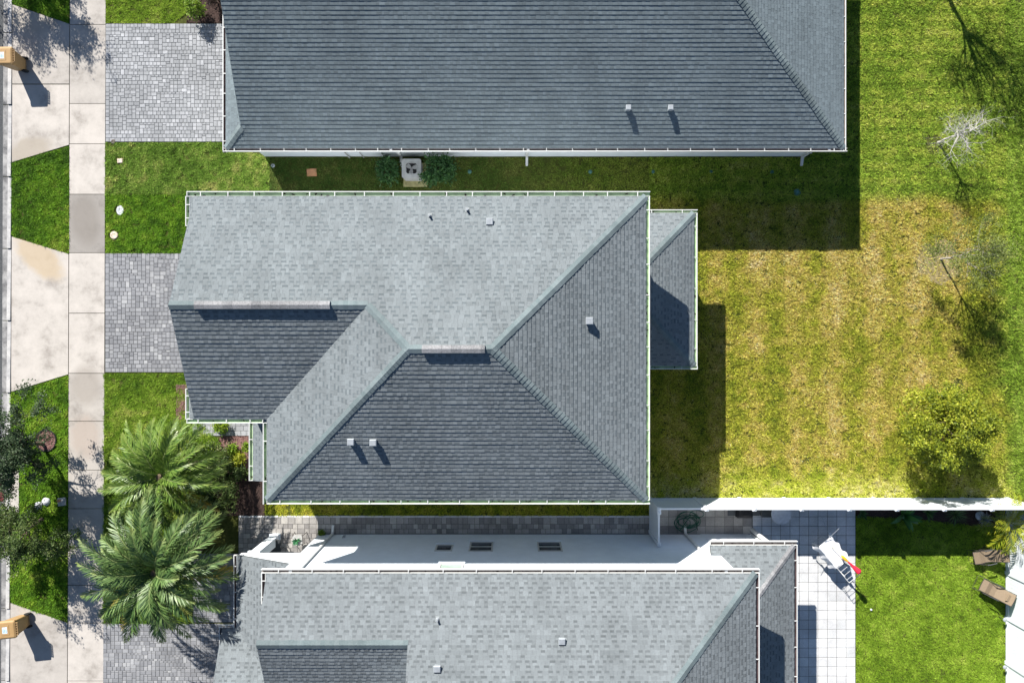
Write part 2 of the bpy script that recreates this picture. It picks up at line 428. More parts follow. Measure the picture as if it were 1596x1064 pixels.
# ------------------------------------------------------------------ grass
def lattice(seed, nx=128):
    return np.random.default_rng(seed).random((nx, nx))
def vnoise(x, y, scale, seed):
    L = lattice(seed); n = L.shape[0]; u, v = x / scale + 1000, y / scale + 1000
    i, j = np.floor(u).astype(int), np.floor(v).astype(int); fu, fv = u - i, v - j
    fu, fv = fu * fu * (3 - 2 * fu), fv * fv * (3 - 2 * fv)
    a, b, c, d = L[i % n, j % n], L[(i + 1) % n, j % n], L[i % n, (j + 1) % n], L[(i + 1) % n, (j + 1) % n]
    return (a * (1 - fu) + b * fu) * (1 - fv) + (c * (1 - fu) + d * fu) * fv
def fbm(x, y, scale, seed, o=3):
    t = 0; a = 1; s = 0
    for k in range(o): t = t + a * vnoise(x, y, scale / 2 ** k, seed + k); s += a; a *= .55
    return t / s
def pip(x, y, poly):
    c = np.zeros(len(x), bool)
    for i in range(len(poly)):
        (ax, ay), (bx, by) = poly[i], poly[i - 1]
        if ay == by: continue
        c ^= ((ay > y) != (by > y)) & (x < (bx - ax) * (y - ay) / (by - ay) + ax)
    return c
def pal(t, cols):
    c = np.array(cols); n = len(c) - 1; t = np.clip(t, 0, .9999) * n; i = t.astype(int); f = (t - i)[:, None]
    return c[i] * (1 - f) + c[i + 1] * f
GREEN = [(.05, .12, .008), (.105, .23, .012), (.175, .31, .02), (.32, .39, .06)]
BRIGHT = [(.11, .20, .012), (.20, .32, .022), (.28, .41, .04), (.44, .49, .10)]
LAWN = [(.125, .205, .018), (.215, .315, .032), (.36, .43, .06), (.52, .51, .15)]
DRY = [(.15, .20, .015), (.32, .325, .034), (.545, .415, .11), (.74, .55, .25)]
houses_fp = []
def grass(name, poly, dens, palette, L=(.035, .075), wid=.016, excl=(), seed=1, mixfn=None, clump=.16, label=None, hole=.25, bare=(), var=.38):
    R = np.random.default_rng(seed)
    xs = [p[0] for p in poly]; yy = [p[1] for p in poly]; x0, x1, y0, y1 = min(xs), max(xs), min(yy), max(yy)
    n = int((x1 - x0) * (y1 - y0) * dens); x = R.uniform(x0, x1, n); y = R.uniform(y0, y1, n)
    k = pip(x, y, poly)
    for e in excl: k &= ~pip(x, y, e)
    c1 = fbm(x, y, clump, seed + 11, 2); k &= (c1 > hole) | (R.random(n) < .3)
    for bx, by, br in bare:
        dd = np.hypot(x - bx, y - by) / br + (fbm(x, y, .35, seed + 5) - .5) * .6
        k &= (dd > 1) | (R.random(n) < .12)
    x, y, c1 = x[k], y[k], c1[k]; n = len(x)
    t = .5 * fbm(x, y, 1.6, seed + 3, 4) + .5 * fbm(x, y, .3, seed + 7, 2)
    t = (t - .5) * 1.7 + .42 + R.normal(0, .13, n)
    if mixfn: col = mixfn(x, y, t, R)
    else: col = pal(t, palette)
    col = np.minimum(col * 1.13 * np.exp(R.normal(0, var, (n, 1))), .85)
    az = R.uniform(0, 6.283, n)
    tl = R.uniform(.08, .85, n); ln = R.uniform(L[0], L[1], n) * (.55 + .9 * c1)
    dx, dy, dz = np.cos(az) * np.cos(tl) * ln, np.sin(az) * np.cos(tl) * ln, np.sin(tl) * ln
    wx, wy = -np.sin(az) * wid / 2, np.cos(az) * wid / 2; z0 = (c1 - .3) * .05
    V = np.empty((n, 3, 3)); V[:, 0] = np.stack([x - wx, y - wy, z0], 1); V[:, 1] = np.stack([x + wx, y + wy, z0], 1)
    V[:, 2] = np.stack([x + dx, y + dy, z0 + dz + .012], 1)
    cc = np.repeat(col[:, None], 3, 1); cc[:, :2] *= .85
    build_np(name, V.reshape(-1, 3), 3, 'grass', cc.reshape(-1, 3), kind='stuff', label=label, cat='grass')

def rect(x0, y0, x1, y1): return pp((x0, y0), (x1, y0), (x1, y1), (x0, y1))
top_fp = [(-10.45, 7.83), (12.2, 7.83), (12.2, 40), (-10.45, 40)]
mid_fp = [(-10.3, -2.1), (-7.9, -2.1), (-7.9, -4.9), (4.1, -4.9), (4.1, -.4), (6.6, -.4), (6.6, 4.45), (-10.3, 4.45)]
ring1 = [(P(72, 686)[0] + .5 * math.cos(a * .4), P(72, 686)[1] + .5 * math.sin(a * .4)) for a in range(16)]
ring_t = ring1
grass('grass', spoly((18.5, -80), (106.5, -80), (106.5, 37), (18.5, 6)), 3400, GREEN, (.05, .11), .024, seed=31, label='lush green verge grass by the kerb, above the topmost driveway apron')
grass('grass', spoly((17.5, 255), (107, 228), (107.5, 395), (17.5, 367)), 3400, GREEN, (.05, .11), .024, seed=32, label='lush green verge grass between the two upper driveway aprons')
grass('grass', spoly((17.5, 612), (107, 585), (107, 969), (17.5, 937)), 3200, GREEN, (.05, .11), .024, excl=[ring1, spoly((0, 731), (31, 731), (31, 800), (0, 806))], seed=33, label='green verge grass under the two street trees')
def front_mix(x, y, t, R):
    lo = pal(t, GREEN); hi = pal(t + .12, [(.08, .15, .016), (.14, .25, .03), (.21, .32, .05), (.42, .42, .13)])
    m = ((532 - y * S) < 303)[:, None]
    return np.where(m, hi, lo)
lids = [(P(187.5, 250.5), .16), (P(187.5, 328), .21), (P(178, 366), .21)]
bare_l = [(c[0], c[1], r * 1.1) for c, r in lids]
grass('grass', pp((165, 222.5), (348, 222.5), (420, 247), (420, 302), (290, 302), (290, 394), (165, 394)), 3400, GREEN, (.05, .10), .024, seed=34, mixfn=front_mix, bare=bare_l, label='green front lawn with three pale utility lids')
grass('grass', pp((165, -80), (300, -80), (293, 20), (270, 36.5), (165, 36.5)), 3600, BRIGHT, seed=35, label='yellow green front lawn above the topmost paver driveway')
grass('grass', pp((162.5, 581.5), (300, 581.5), (300, 640), (345, 690), (330, 760), (300, 820), (300, 970), (161, 970)), 3800, [(.08, .16, .012), (.155, .265, .018), (.25, .36, .04), (.44, .44, .12)], (.05, .10), .018, seed=36, label='green lawn round the feet of the two palms')
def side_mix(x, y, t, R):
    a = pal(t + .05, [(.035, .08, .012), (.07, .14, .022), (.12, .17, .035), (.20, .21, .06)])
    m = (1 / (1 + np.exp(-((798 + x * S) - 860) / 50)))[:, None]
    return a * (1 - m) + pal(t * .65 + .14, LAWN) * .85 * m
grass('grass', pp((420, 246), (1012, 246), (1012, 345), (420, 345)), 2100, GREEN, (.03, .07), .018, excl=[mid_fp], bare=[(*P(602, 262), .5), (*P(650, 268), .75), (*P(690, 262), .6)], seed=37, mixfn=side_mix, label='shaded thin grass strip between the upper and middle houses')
grass('grass', pp((412, 765), (1012, 765), (1012, 803), (412, 803)), 2500, [(.12, .16, .012), (.26, .32, .02), (.44, .42, .04), (.6, .5, .1)], (.04, .09), .018, excl=[mid_fp], seed=38, label='narrow grass strip between the middle house and the side path')
def back_mix(x, y, t, R):
    py = 532 - y * S; px = 798 + x * S
    wob = (fbm(x, y, 1.6, 301, 3) - .5)
    dry = pal(t * .62 + .24 + (fbm(x, y, 4.5, 311, 2) - .5) * .5 + .26 * np.exp(-((px - 1300) / 150) ** 2 - ((py - 420) / 120) ** 2) + .22 * np.exp(-((px - 1440) / 60) ** 2 - ((py - 570) / 90) ** 2) - .12 + .12 * np.sin((px - 1100) / 62 * 6.283) - .22 * np.clip((px - 1480) / 90, 0, 1) - .15 * np.clip((py - 640) / 110, 0, 1), DRY)
    lawn = pal(t * .65 + .14 + .10 * np.sin(py / 23 * 6.283) + (fbm(x, y, 5, 331, 2) - .5) * .3, LAWN); gr = pal(t * .85 + .05, [(.12, .19, .016), (.19, .29, .028), (.28, .39, .055), (.42, .46, .13)])
    a = 1 / (1 + np.exp(-(py - 314 + wob * 26) / 3.5))            # dry plot starts at the neighbour's line
    b = 1 / (1 + np.exp(-(1556 - px + wob * 60 + np.where(py > 500, (py - 500) * .05, 0)) / 9))
    c = 1 / (1 + np.exp(-(748 - py + wob * 40) / 9))
    yel = pal(t + .1, [(.26, .34, .02), (.46, .52, .05), (.62, .60, .13), (.75, .64, .3)])
    dry = dry * c[:, None] + yel * (1 - c[:, None])
    d = (a * b)[:, None]
    base = np.where((px > 1568 - wob * 14)[:, None], gr, lawn)
    return dry * d + base * (1 - d)
dirt = [(*P(1455, 224), .42), (*P(1462, 408), .95), (*P(1480, 620), .35), (*P(1490, 600), .3)]
grass('grass', pp((1012, 345), (1012, 246), (1262, 246), (1262, -80), (1640, -80), (1640, 300), (1640, 775), (1012, 775)), 2700, DRY, (.05, .105), .025, excl=[mid_fp, top_fp], seed=39, mixfn=back_mix, clump=.12, hole=.29, bare=dirt, var=.5, label='back lawn, green near the upper house and dry yellow below')
grass('grass', pp((1333.5, 803), (1400, 806), (1500, 815), (1566, 822), (1566, 1180), (1333.5, 1180)), 3200, BRIGHT, (.04, .08), .022, hole=.12, var=.22, seed=40, label='bright green lawn inside the white fence, beside the patio')
# bare pale earth round the back lawn trees and mulch scraps
for i, (x, y, r) in enumerate(dirt[1:2]):
    R = random.Random(50 + i); n = 26
    g = MB(); g.face([(x + r * (1 + R.uniform(-.15, .15)) * math.cos(a), y + r * (1 + R.uniform(-.15, .15)) * math.sin(a), .006) for a in (2 * math.pi * k / n for k in range(n))])
    build('bare_earth', g, noisy('pale_earth', [(.3, (.15, .13, .05)), (.7, (.36, .29, .16))], 9), kind='structure')

# ------------------------------------------------------------------ roofs and houses
def clip(poly, a, b, c):          # keep a*x+b*y >= c
    out = []
    for i in range(len(poly)):
        p, q = poly[i], poly[(i + 1) % len(poly)]
        dp, dq = a * p[0] + b * p[1] - c, a * q[0] + b * q[1] - c
        if dp >= 0: out.append(p)
        if (dp > 0) != (dq > 0) and abs(dp - dq) > 1e-12:
            f = dp / (dp - dq); out.append((p[0] + (q[0] - p[0]) * f, p[1] + (q[1] - p[1]) * f))
    return out
PITCH = .455
EXPO = .137
def roof_plane(mb, poly, up, eave, h0, seed, p=PITCH, view=None):
    """shingle courses on one slope: poly in plan, up = direction of the rise, eave = a point on the eave line"""
    R = random.Random(seed); ux, uy = up; sx, sy = uy, -ux
    T = lambda q: ((q[0] - eave[0]) * sx + (q[1] - eave[1]) * sy, (q[0] - eave[0]) * ux + (q[1] - eave[1]) * uy)
    L = [T(q) for q in poly]
    W = lambda s, t, z: (eave[0] + s * sx + t * ux, eave[1] + s * sy + t * uy, z)
    area = sum(L[i][0] * L[(i + 1) % len(L)][1] - L[(i + 1) % len(L)][0] * L[i][1] for i in range(len(L)))
    if area < 0: L = L[::-1]
    # deck
    th = .11
    top = [W(s, t, h0 + p * t) for s, t in L]; bot = [(x, y, z - th) for x, y, z in top]
    ccw = sum(top[i][0] * top[(i + 1) % len(top)][1] - top[(i + 1) % len(top)][0] * top[i][1] for i in range(len(top))) > 0
    if not ccw: top, bot = top[::-1], bot[::-1]
    mb.rings([bot, top], 1)
    tmin, tmax = min(t for s, t in L), max(t for s, t in L)
    r = 0; t0 = tmin - .02
    while t0 < tmax:
        t1 = t0 + EXPO
        band = clip(clip(L, 0, 1, t0), 0, -1, -t1)
        if len(band) >= 3:
            a, b = min(s for s, t in band), max(s for s, t in band)
            s0 = a - R.uniform(0, .25); thick = R.random() < .5
            wob = R.uniform(0, 6)
            while s0 < b:
                thick = not thick
                wd = R.uniform(.08, .22) if thick else R.uniform(.09, .19)
                q = clip(clip(band, 1, 0, s0 + .002), -1, 0, -(s0 + wd - .002))
                if len(q) >= 3:
                    mi_ = 0 if thick or R.random() < .22 else 2
                    hh = (.0165 if thick else .013) + R.uniform(-.001, .002)
                    dz = .0035 * math.sin(s0 * 1.3 + wob)
                    Z = lambda t: h0 + p * t + .003 + (hh + dz) * (1 - (t - t0) / EXPO)
                    mb.face([W(s, t, Z(t)) for s, t in (q if ccw else q[::-1])], mi_)
                    i0 = len(mb.v) - len(q); i9 = len(mb.v)
                    if mi_ == 2:      # printed shadow band: only the lower part of a recessed tab is dark
                        tm = t0 + EXPO * .48; up_ = clip(q, 0, 1, tm)
                        if len(up_) >= 3: mb.face([W(s, t, Z(t) + .0012) for s, t in (up_ if ccw else up_[::-1])], 0)
                    e = [(s, t) for s, t in q if abs(t - t0) < 1e-5]
                    if len(e) >= 2:
                        e.sort(); (sa, ta), (sb, tb) = e[0], e[-1]
                        # butt edge, welded to its tab so both share one tone
                        idx = {}
                        for k2 in range(i0, i9):
                            v = mb.v[k2]
                            for nm, (ss, tt) in (('a', (sa, ta)), ('b', (sb, tb))):
                                ww = W(ss, tt, Z(tt))
                                if abs(v[0] - ww[0]) < 1e-6 and abs(v[1] - ww[1]) < 1e-6: idx[nm] = k2
                        if len(idx) == 2:
                            n = len(mb.v); mb.v += [W(sb, tb, h0 + p * tb - .001), W(sa, ta, h0 + p * ta - .001)]
                            mb.f.append((idx['a'], idx['b'], n, n + 1)); mb.m.append(mi_)
                s0 += wd
        t0 = t1

def caps(parent, lines, w=.135, name='ridge_cap', seed=1, mat='cap', lift=.022):
    """overlapping cap shingles along hips and ridges; lines = (p0, p1, fall per metre sideways)"""
    R = random.Random(seed)
    for p0, p1, fall in lines:
        mb = MB(); a, b = Vector(p0), Vector(p1); d = b - a; n = max(1, int(d.length / .15)); hd = Vector((d.x, d.y, 0)).normalized(); sd = Vector((-hd.y, hd.x, 0))
        for i in range(n):
            q0, q1 = a + d * (i / n), a + d * ((i + 1.12) / n)
            ww = w * R.uniform(.94, 1.06); l0, l1 = lift + .014 + R.uniform(0, .004), lift
            f = Vector((0, 0, fall * ww))
            A, B = q0 + Vector((0, 0, l0)), q1 + Vector((0, 0, l1))
            pts = [A - sd * ww - f, A, A + sd * ww - f, B + sd * ww - f, B, B - sd * ww - f]
            i0 = len(mb.v); mb.v += [tuple(v) for v in pts]
            mb.v += [tuple(v - Vector((0, 0, .016))) for v in pts[:3]]
            mb.f += [(i0 + 5, i0 + 4, i0 + 1, i0), (i0 + 4, i0 + 3, i0 + 2, i0 + 1), (i0, i0 + 1, i0 + 7, i0 + 6), (i0 + 1, i0 + 2, i0 + 8, i0 + 7)]
            mb.m += [0] * 4
        build(name, mb, mat, parent)

def gutter(parent, p0, p1, out, z, trough, step=.95, seed=1, wd=.10, ends=(True, True), hang=True):
    R = random.Random(seed); mb = MB(); a, b = Vector(p0), Vector(p1)
    mb.seg(a, b, out, 0, wd, z - .105, z - .092, 1)
    mb.seg(a, b, out, -.018, 0, z - .105, z - .004, 0)
    mb.seg(a, b, out, wd, wd + .028, z - .11, z + .006, 0)
    mb.seg(a, b, out, wd - .012, wd, z - .092, z - .02, 1)
    d = (b - a).normalized()
    for e, q, s in zip(ends, (a, b), (1, -1)):
        if e: mb.seg(q, q + d * s * .02, out, 0, wd, z - .092, z + .002, 0)
    # leaf litter lying in the trough
    for _ in range(int((b - a).length * 3)):
        if R.random() < .5:
            q = a + (b - a) * R.random() + Vector(out) * R.uniform(.02, wd - .03)
            mb.cbox((q.x, q.y, z - .092), R.uniform(.03, .12), R.uniform(.02, .05), R.uniform(.005, .02), R.uniform(0, 3), 2)
    g = build('gutter', mb, ['white', trough, 'mulch_dark'], parent)
    if hang:
        L = (b - a).length; n = max(1, round(L / step))
        for i in range(n):
            q = a + (b - a) * ((i + .5 + R.uniform(-.08, .08)) / n); h = MB()
            h.seg(q - d * .014, q + d * .014, out, -.03, wd + .001, z - .004, z + .010)
            build('gutter_hanger', h, 'white', g)
    return g

def box_vent(parent, px, py, fz, name='roof_vent', s=.2, hh=.26):
    z = 6.
    for _ in range(8): x, y = P(px, py, z + hh); z = fz(x, y)
    mb = MB(); mb.box(x - .17, x + .17, y - .18, y + .18, z - .1, z + .012 + .05, 1) if False else None
    mb.cbox((x, y, z - .09), s, s * .92, hh + .07, rnd.uniform(-.1, .1), 0, .95, .03)
    mb.cbox((x, y, z + hh - .06), s * 1.18, s * 1.15, .055, 0, 0, 1, .02)
    return build(name, mb, ['galv', 'lead'], parent)
def pipe_vent(parent, px, py, fz, hh=.32, r=.035):
    z = 6.
    for _ in range(8): x, y = P(px, py, z + hh); z = fz(x, y)
    mb = MB(); mb.lathe((x, y, z - .05), [(.07, 0), (.06, .08), (r + .01, .12), (r + .01, .15), (r, .15), (r, hh + .05), (r * .7, hh + .05)], 14)
    p = build('vent_pipe', mb, 'galv', parent, smooth=False)
    f = MB(); f.seg((x - .07, y), (x + .07, y), (0, 1), -.07, .10, z - .05, z + .012)
    me = f
    # flashing sheet follows the slope
    gx, gy = (fz(x + .1, y) - fz(x - .1, y)) / .2, (fz(x, y + .1) - fz(x, y - .1)) / .2
    me.v = [(a, b, z + (a - x) * gx + (b - y) * gy + (.03 if c > z else .0)) for a, b, c in me.v]
    build('flashing', me, 'lead', p)

def downspout(parent, px, py, wall_y, zt, sgn=1, kick=.3):
    x = px; mb = MB(); y = wall_y + sgn * .06
    mb.cbox((x, y, .12), .10, .075, zt - .3)
    mb.hexa([(x - .05, y - .03, zt - .18), (x + .05, y - .03, zt - .18), (x + .05, y + .045, zt - .18), (x - .05, y + .045, zt - .18),
             (x - .05, y + sgn * .36 - .04, zt - .02), (x + .05, y + sgn * .36 - .04, zt - .02), (x + .05, y + sgn * .36 + .04, zt - .02), (x - .05, y + sgn * .36 + .04, zt - .02)])
    mb.hexa([(x - .05, y - .03, .12), (x + .05, y - .03, .12), (x + .05, y + sgn * kick, .03), (x - .05, y + sgn * kick, .03),
             (x - .05, y - .03, .22), (x + .05, y - .03, .22), (x + .05, y + sgn * kick, .10), (x - .05, y + sgn * kick, .10)])
    for zz in (.9, zt - 1.0): mb.box(x - .065, x + .065, y - .06, y + .045, zz, zz + .03)
    return build('downspout', mb, 'white', parent)

def window(parent, x0, x1, z0, z1, y, glass='glass', sash=True):
    mb = MB(); f = .06
    mb.box(x0 - f, x1 + f, y - .05, y + .035, z0 - f, z0); mb.box(x0 - f, x1 + f, y - .05, y + .035, z1, z1 + f)
    mb.box(x0 - f, x0, y - .05, y + .035, z0, z1); mb.box(x1, x1 + f, y - .05, y + .035, z0, z1)
    if sash: mb.box(x0, x1, y - .03, y + .03, (z0 + z1) / 2 - .03, (z0 + z1) / 2 + .03)
    o = build('window', mb, 'frame', parent)
    gl = MB(); gl.box(x0, x1, y - .02, y + .008, z0, z1); build('pane', gl, glass, o)
    sl = MB(); sl.box(x0 - .1, x1 + .1, y + .0355, y + .09, z0 - f - .05, z0 - f + .005); build('sill', sl, 'stucco', o)

def soffit(mb, poly, z): mb.prism(poly, z - .18, z - .115)

# ---- middle two-storey house
E = 5.8
hm = empty('house', (-3, 0, 0), 'two-storey house in the middle, grey shingle roof with green tinted gutters', 'house', 'houses in a row')
XR, YT, YB, XL, XW, YW = 4.557, 4.928, -5.386, -8.33, -10.80, -2.638
hd = (YT - YB) / 2; yr = (YT + YB) / 2; xr = XR - hd; xl = XL + hd
hw = (YT - YW) / 2; yw = (YT + YW) / 2; xw = XL + hw
mb = MB()
roof_plane(mb, [(XW, YT), (XR, YT), (xr, yr), (xl, yr), (xw, yw), (XW, yw)], (0, -1), (0, YT), E, 1)
roof_plane(mb, [(XR, YT), (XR, YB), (xr, yr)], (-1, 0), (XR, 0), E, 2)
roof_plane(mb, [(XL, YB), (XR, YB), (xr, yr), (xl, yr)], (0, 1), (0, YB), E, 3)
roof_plane(mb, [(XL, YB), (xl, yr), (xw, yw), (XL, YW)], (1, 0), (XL, 0), E, 4)
roof_plane(mb, [(XW, YW), (XL, YW), (xw, yw), (XW, yw)], (0, 1), (0, YW), E, 5)
# short hip returns at the two gable corners
roof_plane(mb, [(-10.97, YT - .02), (-10.97, 3.95), (-10.79, 3.95), (-10.79, YT - .02)], (1, 0), (-10.97, 0), E - .03, 6, .3)
roof_plane(mb, [(-10.97, YW + .02), (-10.97, -1.62), (-10.79, -1.62), (-10.79, YW + .02)], (1, 0), (-10.97, 0), E - .03, 7, .3)
roof = build('roof', mb, ['shingle_mid', 'deck', 'tab_mid'], hm)
zr = E + PITCH * hd; zw = E + PITCH * hw; q2 = PITCH / math.sqrt(2)
caps(roof, [((XR, YT, E), (xr, yr, zr), q2), ((XR, YB, E), (xr, yr, zr), q2), ((XL, YB, E), (xl, yr, zr), q2),
            ((xw, yw, zw), (xl, yr, zr), q2), ((xl, yr, zr), (xr, yr, zr), PITCH), ((XW, yw, zw), (xw, yw, zw), PITCH)], seed=3)
def ridge_vent(parent, x0, x1, y, z, fall=PITCH):
    mb = MB(); x = x0; w_, t_ = .125, .08
    while x < x1 - .01:
        l = min(.30, x1 - x)
        zz = z + t_ + rnd.uniform(0, .006); f = fall * w_ * .75
        up = [(x, y - w_, zz - f), (x, y, zz), (x, y + w_, zz - f), (x + l - .004, y + w_, zz - f - .004), (x + l - .004, y, zz - .004), (x + l - .004, y - w_, zz - f - .004)]
        i0 = len(mb.v); mb.v += up + [(a, b, c - .06) for a, b, c in up]
        mb.f += [(i0, i0 + 5, i0 + 4, i0 + 1), (i0 + 1, i0 + 4, i0 + 3, i0 + 2), (i0, i0 + 6, i0 + 11, i0 + 5), (i0 + 2, i0 + 3, i0 + 9, i0 + 8),
                 (i0, i0 + 1, i0 + 7, i0 + 6), (i0 + 1, i0 + 2, i0 + 8, i0 + 7), (i0 + 5, i0 + 11, i0 + 10, i0 + 4), (i0 + 4, i0 + 10, i0 + 9, i0 + 3)]; mb.m += [0] * 8
        x += l
    mb.box(x0 + .01, x1 - .01, y - .11, y + .11, z - .05, z + .015 + .02, 1)
    build('ridge_vent', mb, ['vent_strip', 'black'], parent)
ridge_vent(roof, P(304, 0, zw)[0], P(515, 0, zw)[0], yw, zw + .02)
ridge_vent(roof, P(658, 0, zr)[0], P(756, 0, zr)[0], yr, zr + .02)
fN = lambda x, y: E + PITCH * (YT - y)
fE = lambda x, y: E + PITCH * (XR - x)
fS = lambda x, y: E + PITCH * (y - YB)
pipe_vent(roof, 669, 335, fN, .2); pipe_vent(roof, 728, 326, fN, .2)
box_vent(roof, 763, 345, fN, s=.2, hh=.12)
box_vent(roof, 919, 500, fE, s=.21, hh=.22)
box_vent(roof, 546, 689, fS, s=.19, hh=.19); box_vent(roof, 581, 690, fS, s=.19, hh=.19)
# lower roofs
e2 = 2.75; rear = MB(); XP, YPT, YPB = 7.0, 4.93, -.93; hp = (YPT - YPB) / 2; yp = (YPT + YPB) / 2
roof_plane(rear, [(4.1, YPT), (XP, YPT), (XP - 2.9, yp + .03), (4.1, yp + .03)], (0, -1), (0, YPT), e2, 8)
roof_plane(rear, [(XP, YPT), (XP, YPB), (XP - hp, yp)], (-1, 0), (XP, 0), e2, 9)
roof_plane(rear, [(4.1, YPB), (XP, YPB), (XP - 2.9, yp - .03), (4.1, yp - .03)], (0, 1), (0, YPB), e2, 10)
r2 = build('porch_roof', rear, ['shingle_mid', 'deck', 'tab_mid'], hm); tag(r2, 'low hipped roof over the rear porch')
zp = e2 + PITCH * hp
caps(r2, [((XP, YPT, e2), (XP - hp, yp, zp), q2), ((XP, YPB, e2), (XP - hp, yp, zp), q2)], seed=5)
fr = MB(); roof_plane(fr, [(-9.96, -5.35), (-7.9, -5.35), (-7.9, -2.2), (-9.96, -2.2)], (1, 0), (-9.96, 0), e2, 11, .30)
r3 = build('entry_roof', fr, ['shingle_mid', 'deck', 'tab_mid'], hm)
gw = 'trough_green'
gutter(hm, (-11.06, YT + .01), (XR + .14, YT + .01), (0, 1), E, gw, .95, 11, ends=(True, False), wd=.135)
gutter(hm, (XR + .01, YT), (XR + .01, YB), (1, 0), E, gw, .95, 12, ends=(False, False), wd=.09)
gutter(hm, (XL - .0, YB - .01), (XR + .14, YB - .01), (0, -1), E, gw, 1.0, 13, ends=(False, False))
gutter(hm, (XL - .01, YW - .12), (XL - .01, YB - .14), (-1, 0), E, gw, 1.2, 14, ends=(True, False))
gutter(hm, (-11.06, YW - .01), (XL - .14, YW - .01), (0, -1), E, gw, 1.0, 15)
gutter(hm, (-10.98, YT + .01), (-10.98, 3.92), (-1, 0), E - .02, gw, .5, 16)
gutter(hm, (-10.98, -1.6), (-10.98, YW), (-1, 0), E - .02, gw, .5, 17)
gutter(hm, (4.75, YPT + .01), (XP + .14, YPT + .01), (0, 1), e2, gw, 1.0, 18, ends=(True, False))
gutter(hm, (XP + .01, YPT), (XP + .01, YPB), (1, 0), e2, gw, 1.1, 19, ends=(False, False), wd=.09)
gutter(hm, (4.75, YPB - .01), (XP + .14, YPB - .01), (0, -1), e2, gw, 1.1, 20)
gutter(hm, (-9.97, -5.35), (-9.97, -2.2), (-1, 0), e2, gw, 1.2, 21, wd=.12)
mb = MB()
mb.prism([(-7.9, -4.9), (4.1, -4.9), (4.1, 4.45), (-10.3, 4.45), (-10.3, -2.15), (-7.9, -2.15)], 0, E - .13)
mb.prism([(-10.3, 4.45), (-10.3, -2.15), (-10.12, -2.15), (-10.12, 4.45)], E - .115, E - .05)
for xx in (-10.32,):
    mb.rings([[(xx, -2.1, E - .06), (xx, 4.4, E - .06), (xx, yw, zw - .2)], [(xx + .18, -2.1, E - .06), (xx + .18, 4.4, E - .06), (xx + .18, yw, zw - .2)]])
mb.box(4.1, 6.6, -.5, 4.45, 0, e2 - .13)
mb.box(-9.6, -9.35, -5.1, -4.85, 0, e2 - .1); mb.box(-9.6, -9.35, -2.6, -2.35, 0, e2 - .1); mb.box(-9.62, -9.33, -4.85, -2.6, e2 - .35, e2 - .1)
mb.box(-9.35, -7.9, -5.1, -4.95, e2 - .35, e2 + .3)
build('wall', mb, 'stucco', hm)
mb = MB(); soffit(mb, [(XL + .02, YB + .02), (XR - .02, YB + .02), (XR - .02, YT - .02), (XW + .05, YT - .02), (XW + .05, YW + .02), (XL + .02, YW + .02)], E)
soffit(mb, [(4.6, YPB + .02), (XP - .02, YPB + .02), (XP - .02, YPT - .02), (4.6, YPT - .02)], e2)
build('soffit', mb, 'white', hm)

def garage_door(parent, x, y0, y1):
    mb = MB()
    for k in range(4): mb.box(x - .04, x + .02, y0, y1, .06 + k * .53, .06 + k * .53 + .515)
    for a, b, c, d in ((y0 - .12, y0, 0, 2.3), (y1, y1 + .12, 0, 2.3), (y0 - .12, y1 + .12, 2.3, 2.42)): mb.box(x - .03, x + .02, a, b, c, d)
    build('garage_door', mb, 'white', parent)
def side_window(parent, x, y0, y1, z0, z1):
    mb = MB()
    for a, b, c, d in ((y0 - .06, y0, z0, z1), (y1, y1 + .06, z0, z1), (y0 - .06, y1 + .06, z0 - .06, z0), (y0 - .06, y1 + .06, z1, z1 + .06), (y0, y1, (z0 + z1) / 2 - .025, (z0 + z1) / 2 + .025)): mb.box(x - .05, x + .03, a, b, c, d)
    w_ = build('window', mb, 'frame', parent); mb = MB(); mb.box(x - .015, x + .02, y0, y1, z0, z1); build('pane', mb, 'glass', w_)
garage_door(hm, -10.3, -1.3, 3.5); side_window(hm, -10.3, -.9, .2, 3.6, 4.9); side_window(hm, -10.3, 2.2, 3.3, 3.6, 4.9)
# ---- upper single-storey house
E1 = 2.64
ht = empty('house', (1, 12.6, 0), 'single-storey house at the top with a long hipped roof and brown gutters', 'house', 'houses in a row')
X0, X1, Y0, Y1 = -11.05, 12.81, 7.457, 17.7
h1 = (Y1 - Y0) / 2; yr1 = (Y0 + Y1) / 2; xr1 = X1 - h1; dg = .70; xg = X0 + dg; zr1 = E1 + PITCH * h1
mb = MB()
roof_plane(mb, [(X0, Y0), (X1, Y0), (xr1, yr1), (xg, yr1), (xg, Y0 + dg)], (0, 1), (0, Y0), E1, 21)
roof_plane(mb, [(X1, Y0), (X1, Y1), (xr1, yr1)], (-1, 0), (X1, 0), E1, 22)
roof_plane(mb, [(X0, Y1), (X1, Y1), (xr1, yr1), (xg, yr1), (xg, Y1 - dg)], (0, -1), (0, Y1), E1, 23)
roof_plane(mb, [(X0, Y0), (X0, Y1), (xg, Y1 - dg), (xg, Y0 + dg)], (1, 0), (X0, 0), E1, 24)
roof1 = build('roof', mb, ['shingle_top', 'deck', 'tab_top'], ht)
caps(roof1, [((X1, Y0, E1), (xr1, yr1, zr1), q2), ((X1, Y1, E1), (xr1, yr1, zr1), q2), ((X0, Y0, E1), (xg, Y0 + dg, E1 + PITCH * dg), q2),
             ((X0, Y1, E1), (xg, Y1 - dg, E1 + PITCH * dg), q2), ((xg, yr1, zr1), (xr1, yr1, zr1), PITCH)], w=.14, seed=7)
f1 = lambda x, y: E1 + PITCH * (y - Y0)
box_vent(roof1, 980, 167, f1, s=.17, hh=.21); box_vent(roof1, 1046, 167, f1, s=.17, hh=.21)
gutter(ht, (X0 - .12, Y0 - .01), (X1 + .14, Y0 - .01), (0, -1), E1, 'trough_brown', .93, 31, ends=(False, False), wd=.085)
